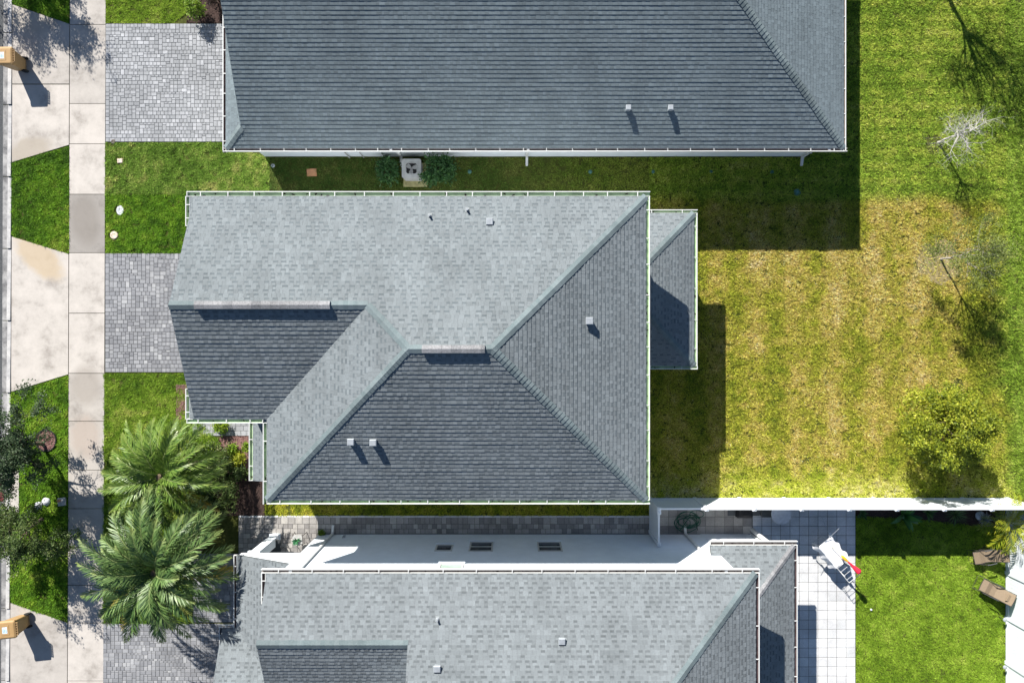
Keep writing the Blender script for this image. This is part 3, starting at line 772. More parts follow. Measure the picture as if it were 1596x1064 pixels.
gutter(ht, (X0 - .01, Y0 - .14), (X0 - .01, Y1 + .1), (-1, 0), E1, 'trough_brown', .9, 32, ends=(False, False), wd=.085)
gutter(ht, (X1 + .01, Y0 - .12), (X1 + .01, Y1 + .1), (1, 0), E1, 'trough_dust', .95, 33, ends=(False, False), wd=.05)
gutter(ht, (X0 - .12, Y1 + .01), (X1 + .14, Y1 + .01), (0, 1), E1, 'trough_brown', .95, 34, hang=False)
mb = MB(); mb.box(-10.5, 12.25, 7.85, 17.25, 0, E1 - .13)
mb.rings([[(xg - .03, Y0 + dg, E1 + .2), (xg - .03, Y1 - dg, E1 + .2), (xg - .03, yr1, zr1 - .12)], [(xg + .12, Y0 + dg, E1 + .2), (xg + .12, Y1 - dg, E1 + .2), (xg + .12, yr1, zr1 - .12)]])
build('wall', mb, 'stucco', ht)
mb = MB(); soffit(mb, [(X0 + .02, Y0 + .02), (X1 - .02, Y0 + .02), (X1 - .02, Y1 - .02), (X0 + .02, Y1 - .02)], E1); build('soffit', mb, 'white', ht)
downspout(ht, P(628, 0)[0] - .05, 0, 7.85, E1, -1, .4); downspout(ht, P(821, 0)[0], 0, 7.85, E1, -1, .35); downspout(ht, P(1248, 0)[0], 0, 7.85, E1, -1, .35)
mb = MB(); x = P(545, 0)[0]
mb.box(x - .2, x + .2, 7.73, 7.85, 1.2, 1.75); mb.cyl((x, 7.79, .0), .03, 1.2, 8); mb.box(x + .45, x + .75, 7.75, 7.85, 1.1, 1.5); mb.cyl((x + .6, 7.8, 0), .02, 1.1, 8)
mb.lathe((x, 7.71, 1.5), [(.01, .0), (.08, .0), (.08, .06), (.01, .06)], 12)
build('meter_box', mb, 'acgrey', ht)

garage_door(ht, -10.5, 8.7, 13.5); side_window(ht, -10.5, 14.6, 15.8, .9, 2.1)
# ---- lower two-storey house
E3 = 5.7; YN, XRR, XLL = -7.90, 8.32, -8.38; YWL = -8.18
hb = empty('house', (0, -13, 0), 'two-storey house at the bottom, pale shingle roof and sunlit white side wall', 'house', 'houses in a row')
D3 = 5.1; yr3 = YN - D3; xr3 = XRR - D3; zr3 = E3 + PITCH * D3; XM = -3.42; dw = 2.03; yw3 = YN - dw; zw3 = E3 + PITCH * dw
mb = MB()
roof_plane(mb, [(XLL, YN), (XRR, YN), (xr3, yr3), (XM, yr3), (XM, yw3), (XLL, yw3)], (0, -1), (0, YN), E3, 41)
roof_plane(mb, [(XRR, YN), (XRR, YN - 2 * D3), (xr3, yr3)], (-1, 0), (XRR, 0), E3, 42)
roof_plane(mb, [(XLL, yw3), (XM + .02, yw3), (XM + .02, YN - 2 * dw), (XLL, YN - 2 * dw)], (0, 1), (0, YN - 2 * dw), E3, 43)
roof_plane(mb, [(XM, yr3), (xr3, yr3), (XRR, YN - 2 * D3), (XM, YN - 2 * D3)], (0, 1), (0, YN - 2 * D3), E3, 44)
roof_plane(mb, [(XLL, -12.2), (XM + .02, -12.2), (XM + .02, -15.2), (XLL, -15.2)], (0, -1), (0, -12.2), E3, 50, .36)
roof_plane(mb, [(XLL, -18.2), (XM + .02, -18.2), (XM + .02, -15.2), (XLL, -15.2)], (0, 1), (0, -18.2), E3, 51, .36)
roof3 = build('roof', mb, ['shingle_low', 'deck', 'tab_low'], hb)
caps(roof3, [((XRR, YN, E3), (xr3, yr3, zr3), q2), ((XRR, YN - 2 * D3, E3), (xr3, yr3, zr3), q2), ((XLL, yw3, zw3), (XM, yw3, zw3), PITCH), ((XM, yr3, zr3), (xr3, yr3, zr3), PITCH)], w=.14, seed=9)
f3 = lambda x, y: E3 + PITCH * (YN - y)
pipe_vent(roof3, 681, 968, f3, .2); box_vent(roof3, 681, 1043, f3, s=.19, hh=.14); box_vent(roof3, 876, 1000, f3, s=.19, hh=.14)
gutter(hb, (XLL - .19, YN + .01), (XRR + .14, YN + .01), (0, 1), E3, 'trough_dust', 1.15, 41, ends=(False, False), wd=.10)
gutter(hb, (XRR + .01, YN), (XRR + .01, -18.2), (1, 0), E3, 'trough_brown', 1.1, 42, ends=(False, True), wd=.09)
gutter(hb, (XLL - .05, YN), (XLL - .05, -8.95), (-1, 0), E3, 'trough_brown', .5, 43, ends=(False, True), wd=.10)
mb = MB(); roof_plane(mb, [(XLL - .04, YN - .02), (XLL - .04, -8.93), (XLL + .02, -8.93), (XLL + .02, YN - .02)], (1, 0), (XLL - .04, 0), E3 - .03, 45, .3)
build('roof_return', mb, ['shingle_low', 'deck', 'tab_low'], hb)
mb = MB(); XP3 = 10.85; YP3 = -7.83; dp3 = XP3 - 8.0
roof_plane(mb, [(7.62, YP3), (XP3, YP3), (8.0, YP3 - dp3), (8.0, YWL), (7.62, YWL)], (0, -1), (0, YP3), e2, 46)
roof_plane(mb, [(XP3, YP3), (8.0, YP3 - dp3), (8.0, -18), (XP3, -18)], (-1, 0), (XP3, 0), e2, 47)
r4 = build('porch_roof', mb, ['shingle_low', 'deck', 'tab_low'], hb); tag(r4, 'low roof over the rear porch with pale worn hip')
caps(r4, [((XP3, YP3, e2), (8.0, YP3 - dp3, e2 + PITCH * dp3), q2)], w=.11, seed=12, mat='vent_strip')
gutter(hb, (7.62, YP3 + .01), (XP3 + .14, YP3 + .01), (0, 1), e2, 'trough_dust', 1.0, 44, ends=(True, False), wd=.12)
gutter(hb, (XP3 + .01, YP3), (XP3 + .01, -18), (1, 0), e2, 'trough_brown', 1.1, 45, ends=(False, True), wd=.09)
# garage roof, lower left
mb = MB(); XG = -10.6; YG = -8.21; PG = .45
roof_plane(mb, [(XG, YG), (XG, -11.0), (-8.3, -13.3), (-7.98, -13.3), (-7.98, YG)], (1, 0), (XG, 0), e2, 48, PG)
roof_plane(mb, [(-11.15, -11.0), (XG, -11.0), (-8.3, -13.3), (-8.0, -14.6), (-11.15, -14.6)], (0, -1), (0, -11.0), e2, 49, PG)
r5 = build('garage_roof', mb, ['shingle_low', 'deck', 'tab_low'], hb); tag(r5, 'low roof over the garage and front entry')
gutter(hb, (XG - .01, YG), (XG - .01, -11.13), (-1, 0), e2, 'trough_brown', 1.0, 46, wd=.07)
gutter(hb, (-11.27, -10.96), (XG - .12, -10.96), (0, 1), e2, 'trough_brown', 1.0, 47, wd=.05)
gutter(hb, (-11.16, -10.98), (-11.16, -12.1), (-1, 0), e2 - .01, 'trough_brown', .5, 48, wd=.08)
mb = MB()
yb3 = YWL
mb.prism([(-8.2, yb3), (8.0, yb3), (8.0, -18.0), (-8.2, -18.0)], 0, E3 - .13)
mb.rings([[(XM - .01, YN - .3, E3 + .0), (XM - .01, YN - 2 * D3 + .3, E3 + .0), (XM - .01, yr3, zr3 - .13)], [(XM + .15, YN - .3, E3), (XM + .15, YN - 2 * D3 + .3, E3), (XM + .15, yr3, zr3 - .13)]])
# entry gable wall above the opening, its column and the garage box
zt = lambda x: e2 + PG * (x - XG) - .115
mb.rings([[(XG + .1, YG + .01, 2.48), (-8.2, YG + .01, 2.48), (-8.2, YG + .01, zt(-8.2)), (XG + .1, YG + .01, zt(XG + .1))],
          [(XG + .1, YG - .16, 2.48), (-8.2, YG - .16, 2.48), (-8.2, YG - .16, zt(-8.2)), (XG + .1, YG - .16, zt(XG + .1))]])
mb.box(-10.22, -9.86, -8.56, -8.19, 0, 2.48)
mb.cbox((-10.04, -8.375, 0), .46, .46, .12); mb.cbox((-10.04, -8.375, 2.36), .46, .46, .12)
mb.box(-10.9, -8.2, -18, -11.2, 0, e2 - .12)
mb.box(-10.45, -10.3, -11.2, -8.5, 2.25, e2 - .12)
garage_door_at = (-10.9, -16.6, -12.0)
# porch wall at the rear
mb.box(8.0, 10.1, -17.5, yb3 + .02, 0, e2 - .13)
mb.box(8.02, 10.12, yb3 + .02, yb3 + .06, 2.2, 2.42)
build('wall', mb, 'stucco', hb)
mb = MB(); mb.prism([(x, y) for x, y in ((10.08, -8.1), (10.28, -8.1), (10.28, -8.3), (10.08, -8.3))], 0, 2.6); mb.cyl((10.18, -7.98, 0), .09, 2.55, 14)
build('porch_column', mb, 'white', hb)
mb = MB(); soffit(mb, [(XLL + .02, YN - .02), (XRR - .02, YN - .02), (XRR - .02, -18), (XLL + .02, -18)], E3)
soffit(mb, [(7.64, YP3 - .02), (XP3 - .02, YP3 - .02), (XP3 - .02, -18), (7.64, -18)], e2); build('soffit', mb, 'white', hb)
garage_door(hb, *garage_door_at); side_window(hb, -8.2, -10.8, -9.7, 3.7, 4.9)
kk = (1 - 1.75 / H) / S
window(hb, (734 - 798) * kk, (766 - 798) * kk, 1.25, 2.35, YWL)
window(hb, (840 - 798) * kk, (873 - 798) * kk, 1.25, 2.35, YWL)
window(hb, (682 - 798) * kk, (704 - 798) * kk, 1.62, 2.3, YWL, sash=False)
kk = (1 - 4.1 / H) / S
window(hb, (687 - 798) * kk, (720 - 798) * kk, 3.95, 4.4, YWL, 'frost', sash=False)
downspout(hb, P(519, 0)[0] + .02, 0, YWL, E3, 1, .35); downspout(hb, P(1067, 0)[0], 0, YWL, E3, 1, .3)
mb = MB(); x = P(540, 0)[0]; mb.cyl((x, YWL + .06, .4), .025, .3, 8); mb.box(x - .05, x + .05, YWL, YWL + .08, .38, .5); build('wall_tap', mb, 'galv', hb)

# ------------------------------------------------------------------ white vinyl fence
def fence(name, pts, label, skip_last=False, hh=1.83, group='white vinyl fences'):
    a = pts[0]; root = empty(name, (a[0], a[1], 0), label, 'fence', group)
    for i, q in enumerate(pts):
        mb = MB(); mb.cbox((q[0], q[1], 0), .127, .127, hh + .04); mb.cbox((q[0], q[1], hh + .04), .155, .155, .02)
        mb.rings([[(q[0] + x * s, q[1] + y * s, z) for x, y in ((-.07, -.07), (.07, -.07), (.07, .07), (-.07, .07))] for s, z in ((1, hh + .06), (.1, hh + .11))])
        build('post', mb, 'fence', root)
    for p, q in zip(pts[:-1], pts[1:]):
        d = (Vector(q) - Vector(p)); L = d.length; d.normalize(); o = Vector((-d.y, d.x)); mb = MB()
        A, B = Vector(p) + d * .064, Vector(q) - d * .064
        mb.seg(A, B, o, -.035, .035, .05, .19); mb.seg(A, B, o, -.035, .035, hh - .13, hh)
        n = max(1, int((B - A).length / .15)); st = (B - A) / n
        for k in range(n): mb.seg(A + st * k + d * .003, A + st * (k + 1) - d * .003, o, -.019, .019, .191, hh - .131)
        mb.seg(A, B, o, -.012, .012, .192, hh - .132)
        build('panel', mb, 'fence', root)
fx = [5.85 + 1.89 * i for i in range(9)]; FY = -6.66
fence('vinyl_fence', [(x, FY) for x in fx], 'long white vinyl fence running from the middle house along the dry back lawn')
fence('vinyl_fence', [(fx[0], FY - .13), (fx[0], -8.05)], 'short white fence return between the long fence and the lower house wall')
fence('vinyl_fence', [(fx[-1], FY - .13), (fx[-1], -7.9), (fx[-1], -9.79), (fx[-1], -11.7), (fx[-1], -13.6), (fx[-1], -15.5), (fx[-1], -17.4)], 'white fence down the right edge behind the two loungers')

# ------------------------------------------------------------------ vegetation
def leaves(pts, n, spread, size, palette, R, flat=.5, tb=0.):
    """n small leaf blades scattered round every point"""
    p = np.repeat(np.array([tuple(q) for q in pts]), n, 0); N = len(p)
    p = p + R.normal(0, 1, (N, 3)) * np.array([spread, spread, spread * .75])
    az = R.uniform(0, 6.283, N); el = R.normal(0, flat, N); L = size * R.uniform(.6, 1.3, N)
    d = np.stack([np.cos(az) * np.cos(el), np.sin(az) * np.cos(el), np.sin(el)], 1)
    rl = R.normal(0, flat, N); s0 = np.stack([-np.sin(az), np.cos(az), np.zeros(N)], 1); u = np.cross(d, s0)
    s = s0 * np.cos(rl)[:, None] + u * np.sin(rl)[:, None]; hw = (L * .27)[:, None]; L = L[:, None]
    V = np.stack([p, p + d * L * .5 + s * hw, p + d * L, p + d * L * .5 - s * hw], 1)
    t = R.random(N) * .55 + fbm(p[:, 0] + p[:, 2], p[:, 1], .35, 77, 2) * .6 - .08 + tb
    c = pal(t, palette) * R.uniform(.8, 1.2, (N, 1))
    return V.reshape(-1, 3), np.repeat(c[:, None], 4, 1).reshape(-1, 3)

def branch(mb, p, d, L, r, lvl, mx, R, tips, nch, spread, upb, wob=.18, all_tips=False):
    pts = [p]; rad = [r]; n = 5; dd = d.copy(); rest = []
    for i in range(n):
        dd = (dd + Vector((R.gauss(0, wob), R.gauss(0, wob), R.gauss(0, wob) + upb)) * .5).normalized()
        p = p + dd * (L / n); pts.append(p); rad.append(r * (1 - .55 * (i + 1) / n)); rest.append((p, dd.copy()))
    mb.tube(pts, rad, 7 if lvl < 2 else 4)
    if lvl >= mx: tips.extend(pts[1:]); return
    if lvl == mx - 1: tips.extend(pts[3:])
    for k in range(nch[lvl]):
        i = n - 1 if k == 0 else R.choice(range(1 if lvl else 2, n)); q, qd = rest[i]
        ax = qd.orthogonal().normalized(); ax.rotate(Matrix.Rotation(R.uniform(0, 6.283), 3, qd))
        nd = qd.copy(); nd.rotate(Matrix.Rotation(R.uniform(.35, 1.0) * spread, 3, ax))
        branch(mb, q, nd, L * R.uniform(.55, .85), rad[i + 1] * .72, lvl + 1, mx, R, tips, nch, spread, upb, wob)

def tree(name, x, y, label, hT, r, L1, mx, nch, spread, upb, bark, seed, leaf=None, lean=(0, 0), group=None, wob=.18, trunk_z=0):
    R = random.Random(seed); root = empty(name, (x, y, 0), label, 'tree', group); mb = MB(); tips = []
    top = Vector((x + lean[0], y + lean[1], hT))
    n = 6; pts = [Vector((x, y, -.05)).lerp(top, k / n) + Vector((R.gauss(0, .02), R.gauss(0, .02), 0)) * (0 < k < n) for k in range(n + 1)]
    mb.tube(pts, [r * (1.25 if k == 0 else 1 - .35 * k / n) for k in range(n + 1)], 9)
    td = (pts[-1] - pts[-2]).normalized()
    for k in range(nch[0] + 1):
        a = 2 * math.pi * (k + R.uniform(-.25, .25)) / (nch[0] + 1); el = R.uniform(.35, 1.0) * spread
        d = Vector((math.cos(a) * math.sin(el), math.sin(a) * math.sin(el), math.cos(el))) + td * .25
        q = pts[-1] if k < 3 else pts[-2].lerp(pts[-1], R.random())
        branch(mb, q, d.normalized(), L1 * R.uniform(.75, 1.2), r * .5, 1, mx, R, tips, nch, spread, upb, wob)
    build('trunk', mb, bark, root)
    if leaf:
        nl, sp, sz, palette, keep = leaf; nr = np.random.default_rng(seed); tips = [t for t in tips if R.random() < keep]
        V, C = leaves(tips, nl, sp, sz, palette, nr); build_np('crown', V, 4, 'leaf', C, root)
    return root, tips
OAK = [(.016, .034, .014), (.035, .065, .026), (.065, .105, .045), (.14, .18, .10)]
OAK2 = [(.022, .045, .010), (.05, .09, .02), (.10, .15, .035), (.20, .22, .08)]
YEL = [(.03, .055, .008), (.16, .21, .014), (.34, .375, .026), (.60, .56, .07)]
# street trees on the verge
bx, by = P(66, 690)
tree('street_tree', bx, by, 'dense grey green street tree growing from a mulch ring on the verge', 1.35, .08, 1.12, 4, (6, 4, 3, 3), 1.3, .04, 'bark', 101,
     (16, .09, .085, OAK, .9), lean=(.05, .1), group='street trees along the sidewalk')
bx, by = P(66, 808)
tree('street_tree', bx, by, 'yellow green street tree lower on the verge, above the lowest driveway apron', 1.0, .065, .92, 4, (6, 4, 3, 3), 1.3, .03, 'bark', 102,
     (13, .09, .08, OAK2, .85), lean=(.05, -.2), group='street trees along the sidewalk')
tree('street_tree', -21.2, 17.0, 'street tree standing on the verge beyond the top edge, throwing leafy shade on the sidewalk', 1.5, .08, 1.1, 4, (6, 4, 3, 3), 1.2, .04, 'bark', 103,
     (12, .10, .085, OAK, .85), group='street trees along the sidewalk')
# mulch ring
rx, ry = P(73, 686); g = MB(); ringp = [(rx + .42 * math.cos(a * math.pi / 12), ry + .45 * math.sin(a * math.pi / 12)) for a in range(24)]
g.prism(ringp, -.02, .035)
R = random.Random(5)
for _ in range(240):
    a, q = R.uniform(0, 6.28), .4 * math.sqrt(R.random()); g.cbox((rx + q * math.cos(a), ry + q * math.sin(a), .03), R.uniform(.04, .1), .025, R.uniform(.01, .03), R.uniform(0, 3))
mr = build('mulch_ring', g, 'mulch', label='ring of pinkish mulch with black edging round the grey green street tree', cat='mulch ring')
g = MB(); g.tube([(x, y, .05) for x, y in ringp + ringp[:1]], .03, 6); build('edging', g, 'rubber', mr)
# back lawn trees
BT = 'young trees on the back lawn'
bx, by = P(1462, 222)
tree('bare_tree', bx, by, 'bare pale grey tree leaning over the green back lawn', 1.3, .048, .74, 4, (7, 6, 4, 3), 1.5, .02, 'palebark', 111, lean=(.10, -.02), group=BT, wob=.3)
tree('bare_tree', 17.95, 15.6, 'nearly bare tree beyond the top edge, its branching shadow falling on the back lawn', 1.9, .11, 1.3, 4, (7, 5, 4, 3), 1.25, .03, 'bark', 112,
     (3, .09, .08, OAK2, .55), group=BT, wob=.2)
bx, by = P(1466, 404)
tree('thin_tree', bx, by, 'small half dead tree with sparse leaves on a bare patch of the dry lawn', 1.4, .045, .9, 4, (6, 4, 4, 3), 1.2, .05, 'midbark', 113,
     (6, .10, .065, [(.06, .09, .02), (.12, .16, .03), (.2, .24, .05), (.3, .3, .08)], .6), group=BT, wob=.24)
bx, by = P(1440, 664)
tree('bushy_tree', bx, by, 'bushy yellow green tree near the white fence on the dry back lawn', 1.35, .08, 1.02, 4, (7, 5, 3, 3), 1.4, .03, 'bark', 114,
     (19, .10, .09, YEL, .9), group=BT, wob=.34)

def palm(x, y, hT, Lf, nf, seed, label, tone, yellow=.12):
    R = random.Random(seed); root = empty('palm_tree', (x, y, 0), label, 'palm tree', 'palms in the front lawn')
    mb = MB(); n = 14
    mb.lathe((x, y, -.05), [(.30 - .06 * math.sin(min(1, k / 5) * 1.5) + (.015 if k % 2 else 0), (hT + .05) * k / n) for k in range(n + 1)] + [(.12, hT + .25)], 16)
    build('trunk', mb, 'palmbark', root)
    for i in range(nf):
        u = (i + .5) / nf; az = i * 2.39996 + R.gauss(0, .12); e0 = math.radians(72 - 78 * u ** .55 + R.gauss(0, 6))
        L = Lf * (.62 + .38 * min(1, u * 2.2)) * R.uniform(.9, 1.06); droop = R.uniform(1.0, 1.45) * (1.2 - .35 * u)
        m = 34; p = Vector((x + .1 * math.cos(az), y + .1 * math.sin(az), hT + .15 - .2 * u)); pts = [p]; dirs = []
        tw = R.gauss(0, .15); a2 = az
        for k in range(m):
            f = k / m; e = e0 - droop * f ** 1.5; a2 = az + tw * f
            d = Vector((math.cos(a2) * math.cos(e), math.sin(a2) * math.cos(e), math.sin(e))); p = p + d * L / m; pts.append(p); dirs.append(d)
        dirs.append(dirs[-1]); V = []; C = []
        yl = (u > .62 and R.random() < yellow * 2.5); roll = R.gauss(0, .25)
        for k in range(2, m + 1):
            f = k / m; d = dirs[k]; sd_ = Vector((-d.y, d.x, 0)).normalized(); up = sd_.cross(d) * -1
            if up.z < 0: up = -up
            sd_ = (sd_ * math.cos(roll) + up * math.sin(roll)).normalized(); up = d.cross(sd_); up = up if up.z > 0 else -up
            ll = (.16 + .36 * math.sin(math.pi * min(1, f * 1.02) ** .8)) * Lf / 2.6 * (1 if f < .93 else .75)
            for s in (-1, 1):
                for sub in (0, .5):
                    b = pts[k - 1].lerp(pts[k], sub); an = math.radians(R.gauss(48 - 22 * f, 6)); vv = R.gauss(.38, .16) - .12 * f
                    ld = (d * math.cos(an) + sd_ * s * math.sin(an) + up * vv).normalized(); l = ll * R.uniform(.85, 1.12)
                    wv = ld.cross(up + sd_ * s * -.6).normalized() * .018 * Lf / 2.6
                    mid = b + ld * l * .5 + Vector((0, 0, -.01)); tip = b + ld * l + Vector((0, 0, -.05 * l / .4))
                    V += [b, mid + wv, tip, mid - wv]
                    t = R.random(); c = [a * (1 - t) + b2 * t for a, b2 in zip(*tone)]
                    if yl: yk = min(1, .3 + f) * R.uniform(.5, 1); c = [c[0] * (1 - yk) + .46 * yk, c[1] * (1 - yk) + .33 * yk, c[2] * (1 - yk) + .05 * yk]
                    elif f > .8: yk = (f - .8) * 2; c = [c[0] * (1 - yk) + .30 * yk, c[1] * (1 - yk) + .30 * yk, c[2] * (1 - yk) + .09 * yk]
                    C += [c] * 4
        fr_ = build_np('frond', np.array([tuple(v) for v in V]), 4, 'frond', np.array(C), root)
        sp = MB(); sp.tube([tuple(q) for q in pts[::3]], [.022 * (1 - .85 * k / (len(pts[::3]) - 1)) for k in range(len(pts[::3]))], 5)
        build('midrib', sp, M['cream'] if False else 'ribgreen', fr_)
M['ribgreen'] = paint('frond_midrib', (.22, .27, .10), .6)
hp2 = 3.45; px, py = P(244, 890, hp2); palm(px, py, hp2, 3.08, 60, 201, 'large grey green palm whose fronds overhang the sidewalk and lower paver driveway', ((.045, .105, .026), (.18, .275, .085)), .05)
hp1 = 2.6; px, py = P(252, 742, hp1); palm(px, py, hp1, 2.55, 50, 202, 'smaller yellow green palm just above the large one, beside the mulch bed', ((.055, .13, .016), (.21, .31, .055)), .03)

def shrub(name, x, y, rx_, ry_, h, n, size, palette, label, seed, group=None, cat='shrub', flat=.7, lump=5, tb=0):
    R = random.Random(seed); nr = np.random.default_rng(seed); root = empty(name, (x, y, 0), label, cat, group); mb = MB(); tips = []
    for k in range(lump * 6):
        a = R.uniform(0, 6.283); q = math.sqrt(R.random()); zz = h * (.35 + .6 * math.sqrt(max(0, 1 - q * q)) * R.uniform(.7, 1.05))
        t = Vector((x + rx_ * q * math.cos(a), y + ry_ * q * math.sin(a), zz)); b = Vector((x + rx_ * .2 * math.cos(a), y + ry_ * .2 * math.sin(a), 0))
        mb.tube([b, b.lerp(t, .5) + Vector((R.gauss(0, .03), R.gauss(0, .03), .04)), t], [.012, .009, .004], 5); tips.append(t); tips.append(b.lerp(t, .75))
    build('stem', mb, 'bark', root)
    V, C = leaves(tips, max(1, n // len(tips)), min(rx_, ry_) * .2, size, palette, nr, flat, tb)
    V[:, 2] = np.maximum(V[:, 2], .01); build_np('foliage', V, 4, 'leaf', C, root); return root
SH = [(.02, .055, .02), (.035, .10, .03), (.06, .15, .04), (.13, .22, .07)]
LIME = [(.06, .12, .01), (.13, .24, .015), (.22, .33, .02), (.36, .40, .05)]
x, y = P(602, 263, .8); shrub('shrub', x, y, .46, .55, 1.0, 1500, .12, SH, 'narrow dark green shrub left of the air conditioner against the upper house wall', 301)
x, y = P(681, 262, 1.); shrub('shrub', x, y, .72, .62, 1.35, 2800, .12, SH, 'wide dark green shrub right of the air conditioner against the upper house wall', 302)
x, y = P(298, 8, .7); shrub('shrub', x, y, .34, .42, .9, 1200, .08, LIME, 'bright green round shrub beside the top paver driveway', 303)
x, y = P(330, -10, .7); shrub('shrub', x, y, .35, .40, .9, 900, .08, [(.02, .02, .02), (.05, .03, .03), (.08, .05, .04), (.1, .1, .05)], 'dark reddish shrub between the bright shrub and the upper house gutter', 304)
LG = 'low shrubs in the entry mulch bed'
for i, (a, b, s, lab) in enumerate([(362, 699, .22, 'small lime shrub at the left of the entry mulch bed, below the pale walkway'), (384, 698, .20, 'small lime shrub at the right of the entry mulch bed, against the entry gutter'),
                           (372, 716, .30, 'yellow leaved low shrub in the middle of the entry mulch bed'), (344, 664, .30, 'yellow green shrub at the left end of the pale walkway'),
                           (352, 725, .34, 'dark green low shrub at the tips of the smaller palm'), (378, 735, .30, 'dark green low shrub beside the green entry gutter')]):
    x, y = P(a, b, .3); shrub('low_shrub', x, y, s, s, .45 if i < 4 else .6, int(2600 * s), .08, LIME if i in (0, 1, 3) else (YEL if i == 2 else OAK2), lab, 310 + i, LG)
# ground cover leaves in the bed under the palms
nr = np.random.default_rng(9); n = 900
pts = np.stack([nr.uniform(P(290, 0)[0], P(372, 0)[0], n), nr.uniform(P(0, 800)[1], P(0, 690)[1], n), nr.uniform(.05, .25, n)], 1)
V, C = leaves(pts, 7, .08, .09, OAK2, nr, .6); V[:, 2] = np.maximum(V[:, 2], .02)
build_np('ground_cover', V, 4, 'leaf', C, kind='stuff', label='dark leafy ground cover filling the bed behind the palms', cat='ground cover')
# plants against the inside of the fence
def blades_plant(name, x, y, n, L, wd, arch, palette, label, seed, cat='plant', group=None, stem=.1):
    R = random.Random(seed); V = []; C = []
    for i in range(n):
        az = R.uniform(0, 6.283); e0 = R.uniform(.35, 1.35); l = L * R.uniform(.7, 1.1); p = Vector((x, y, stem)); prev = None; m = 6
        t = R.random() * 2.99; k = int(t); c = [a * (1 - (t - k)) + b * (t - k) for a, b in zip(palette[k], palette[k + 1])]
        for s in range(m):
            f = s / m; e = e0 - arch * f * f; d = Vector((math.cos(az) * math.cos(e), math.sin(az) * math.cos(e), math.sin(e))); q = p + d * l / m
            sv = Vector((-math.sin(az), math.cos(az), 0)); w0, w1 = wd * math.sin(math.pi * (.12 + .88 * f)), wd * math.sin(math.pi * (.12 + .88 * (s + 1) / m))
            V += [p - sv * w0, p + sv * w0, q + sv * max(w1, .001), q - sv * max(w1, .001)]; C += [c] * 4; p = q
    return build_np(name, np.array([tuple(v) for v in V]), 4, 'leaf', np.array(C), label=label, cat=cat, group=group, base=(x, y, 0))
FP = 'plants along the inside of the long fence'
x, y = P(1415, 806, .5); blades_plant('broadleaf_plant', x, y, 14, .85, .10, 1.3, [(.03, .09, .03), (.06, .16, .04), (.10, .30, .04), (.12, .22, .10)], 'broad leaved tropical plant in the shade of the fence, lawn behind it', 321, group=FP)
x, y = P(1450, 799, .4); blades_plant('small_plant', x, y, 16, .45, .05, 1.2, [(.03, .07, .02), (.05, .12, .03), (.08, .16, .04), (.1, .18, .06)], 'small green plant between the broad leaved and the spiky plant', 322, group=FP)
x, y = P(1495, 803, .4); blades_plant('spiky_plant', x, y, 60, .62, .012, 1.2, [(.04, .09, .03), (.08, .17, .05), (.14, .24, .08), (.2, .28, .1)], 'spiky grass-like plant with thin radiating leaves by the fence', 323, group=FP)
x, y = P(1345, 800, .3); blades_plant('small_plant', x, y, 20, .40, .04, 1.2, [(.02, .06, .02), (.04, .10, .03), (.06, .13, .04), (.1, .16, .06)], 'low dark plant at the corner of patio and fence', 324, group=FP)
x, y = P(1540, 811, .4); blades_plant('silver_plant', x, y, 70, .38, .018, .9, [(.14, .15, .20), (.22, .24, .30), (.30, .32, .38), (.4, .42, .48)], 'silvery lavender coloured plant beside the white rock', 325, group=FP)
R = random.Random(8); x, y = P(1583, 820, 1.2)
ar = empty('areca_palm', (x, y, 0), 'yellow green feathery palm in the fence corner above the loungers', 'palm tree')
mb = MB()
for k in range(5): a = k * 1.26; mb.tube([(x + .1 * math.cos(a), y + .1 * math.sin(a), 0), (x + .18 * math.cos(a), y + .18 * math.sin(a), .8)], [.03, .02], 7)
build('trunk', mb, 'ribgreen', ar)
for i in range(22):
    az = i * 2.4 + R.gauss(0, .2); e0 = R.uniform(.5, 1.4); V = []; C = []; p = Vector((x, y, .7)); m = 18
    for k in range(m):
        f = k / m; e = e0 - 1.5 * f ** 1.4; d = Vector((math.cos(az) * math.cos(e), math.sin(az) * math.cos(e), math.sin(e))); p = p + d * 1.35 / m
        if k < 2: continue
        s_ = Vector((-d.y, d.x, 0)).normalized(); upv = Vector((0, 0, 1))
        for s in (-1, 1):
            ld = (d * .7 + s_ * s * .8 + upv * R.gauss(.2, .15)).normalized(); l = (.12 + .26 * math.sin(math.pi * f)); wv = ld.cross(upv).normalized() * .018
            V += [p, p + ld * l * .5 + wv, p + ld * l - upv * .03, p + ld * l * .5 - wv]; t = R.random()
            C += [[.16 + .26 * t, .24 + .18 * t, .015 + .01 * t]] * 4
    build_np('frond', np.array([tuple(v) for v in V]), 4, 'frond', np.array(C), ar)

# ------------------------------------------------------------------ utilities on the ground
def lid(px, py, r, mat, label, sq=False, group='pale utility lids in the front lawn', sy=1.0, name='utility_cover', z=.035):
    x, y = P(px, py); mb = MB()
    if sq: mb.cbox((x, y, 0), r * 2, r * 1.6 * sy, z, .05, 0, 1, .015); mb.cbox((x, y, z), r * 1.7, r * 1.3 * sy, .008, .05)
    else: mb.lathe((x, y, 0), [(r, 0), (r, z - .01), (r - .015, z), (r * .45, z), (r * .42, z - .008), (.02, z - .008)], 22, 0, 1, sy)
    for s in (-1, 1): mb.cyl((x + s * r * .6, y, z), .012, .012, 8)
    return build(name, mb, mat, label=label, cat='lid', group=group)
lid(187.5, 251, .12, 'lid', 'small square pale lid in the front lawn, nearest the top driveway', True)
lid(187.5, 328, .15, 'rock', 'tall oval white lid, middle of the three in the front lawn', False, sy=1.35)
lid(178, 366.5, .165, 'lid', 'round pale pinkish lid, nearest the middle driveway')
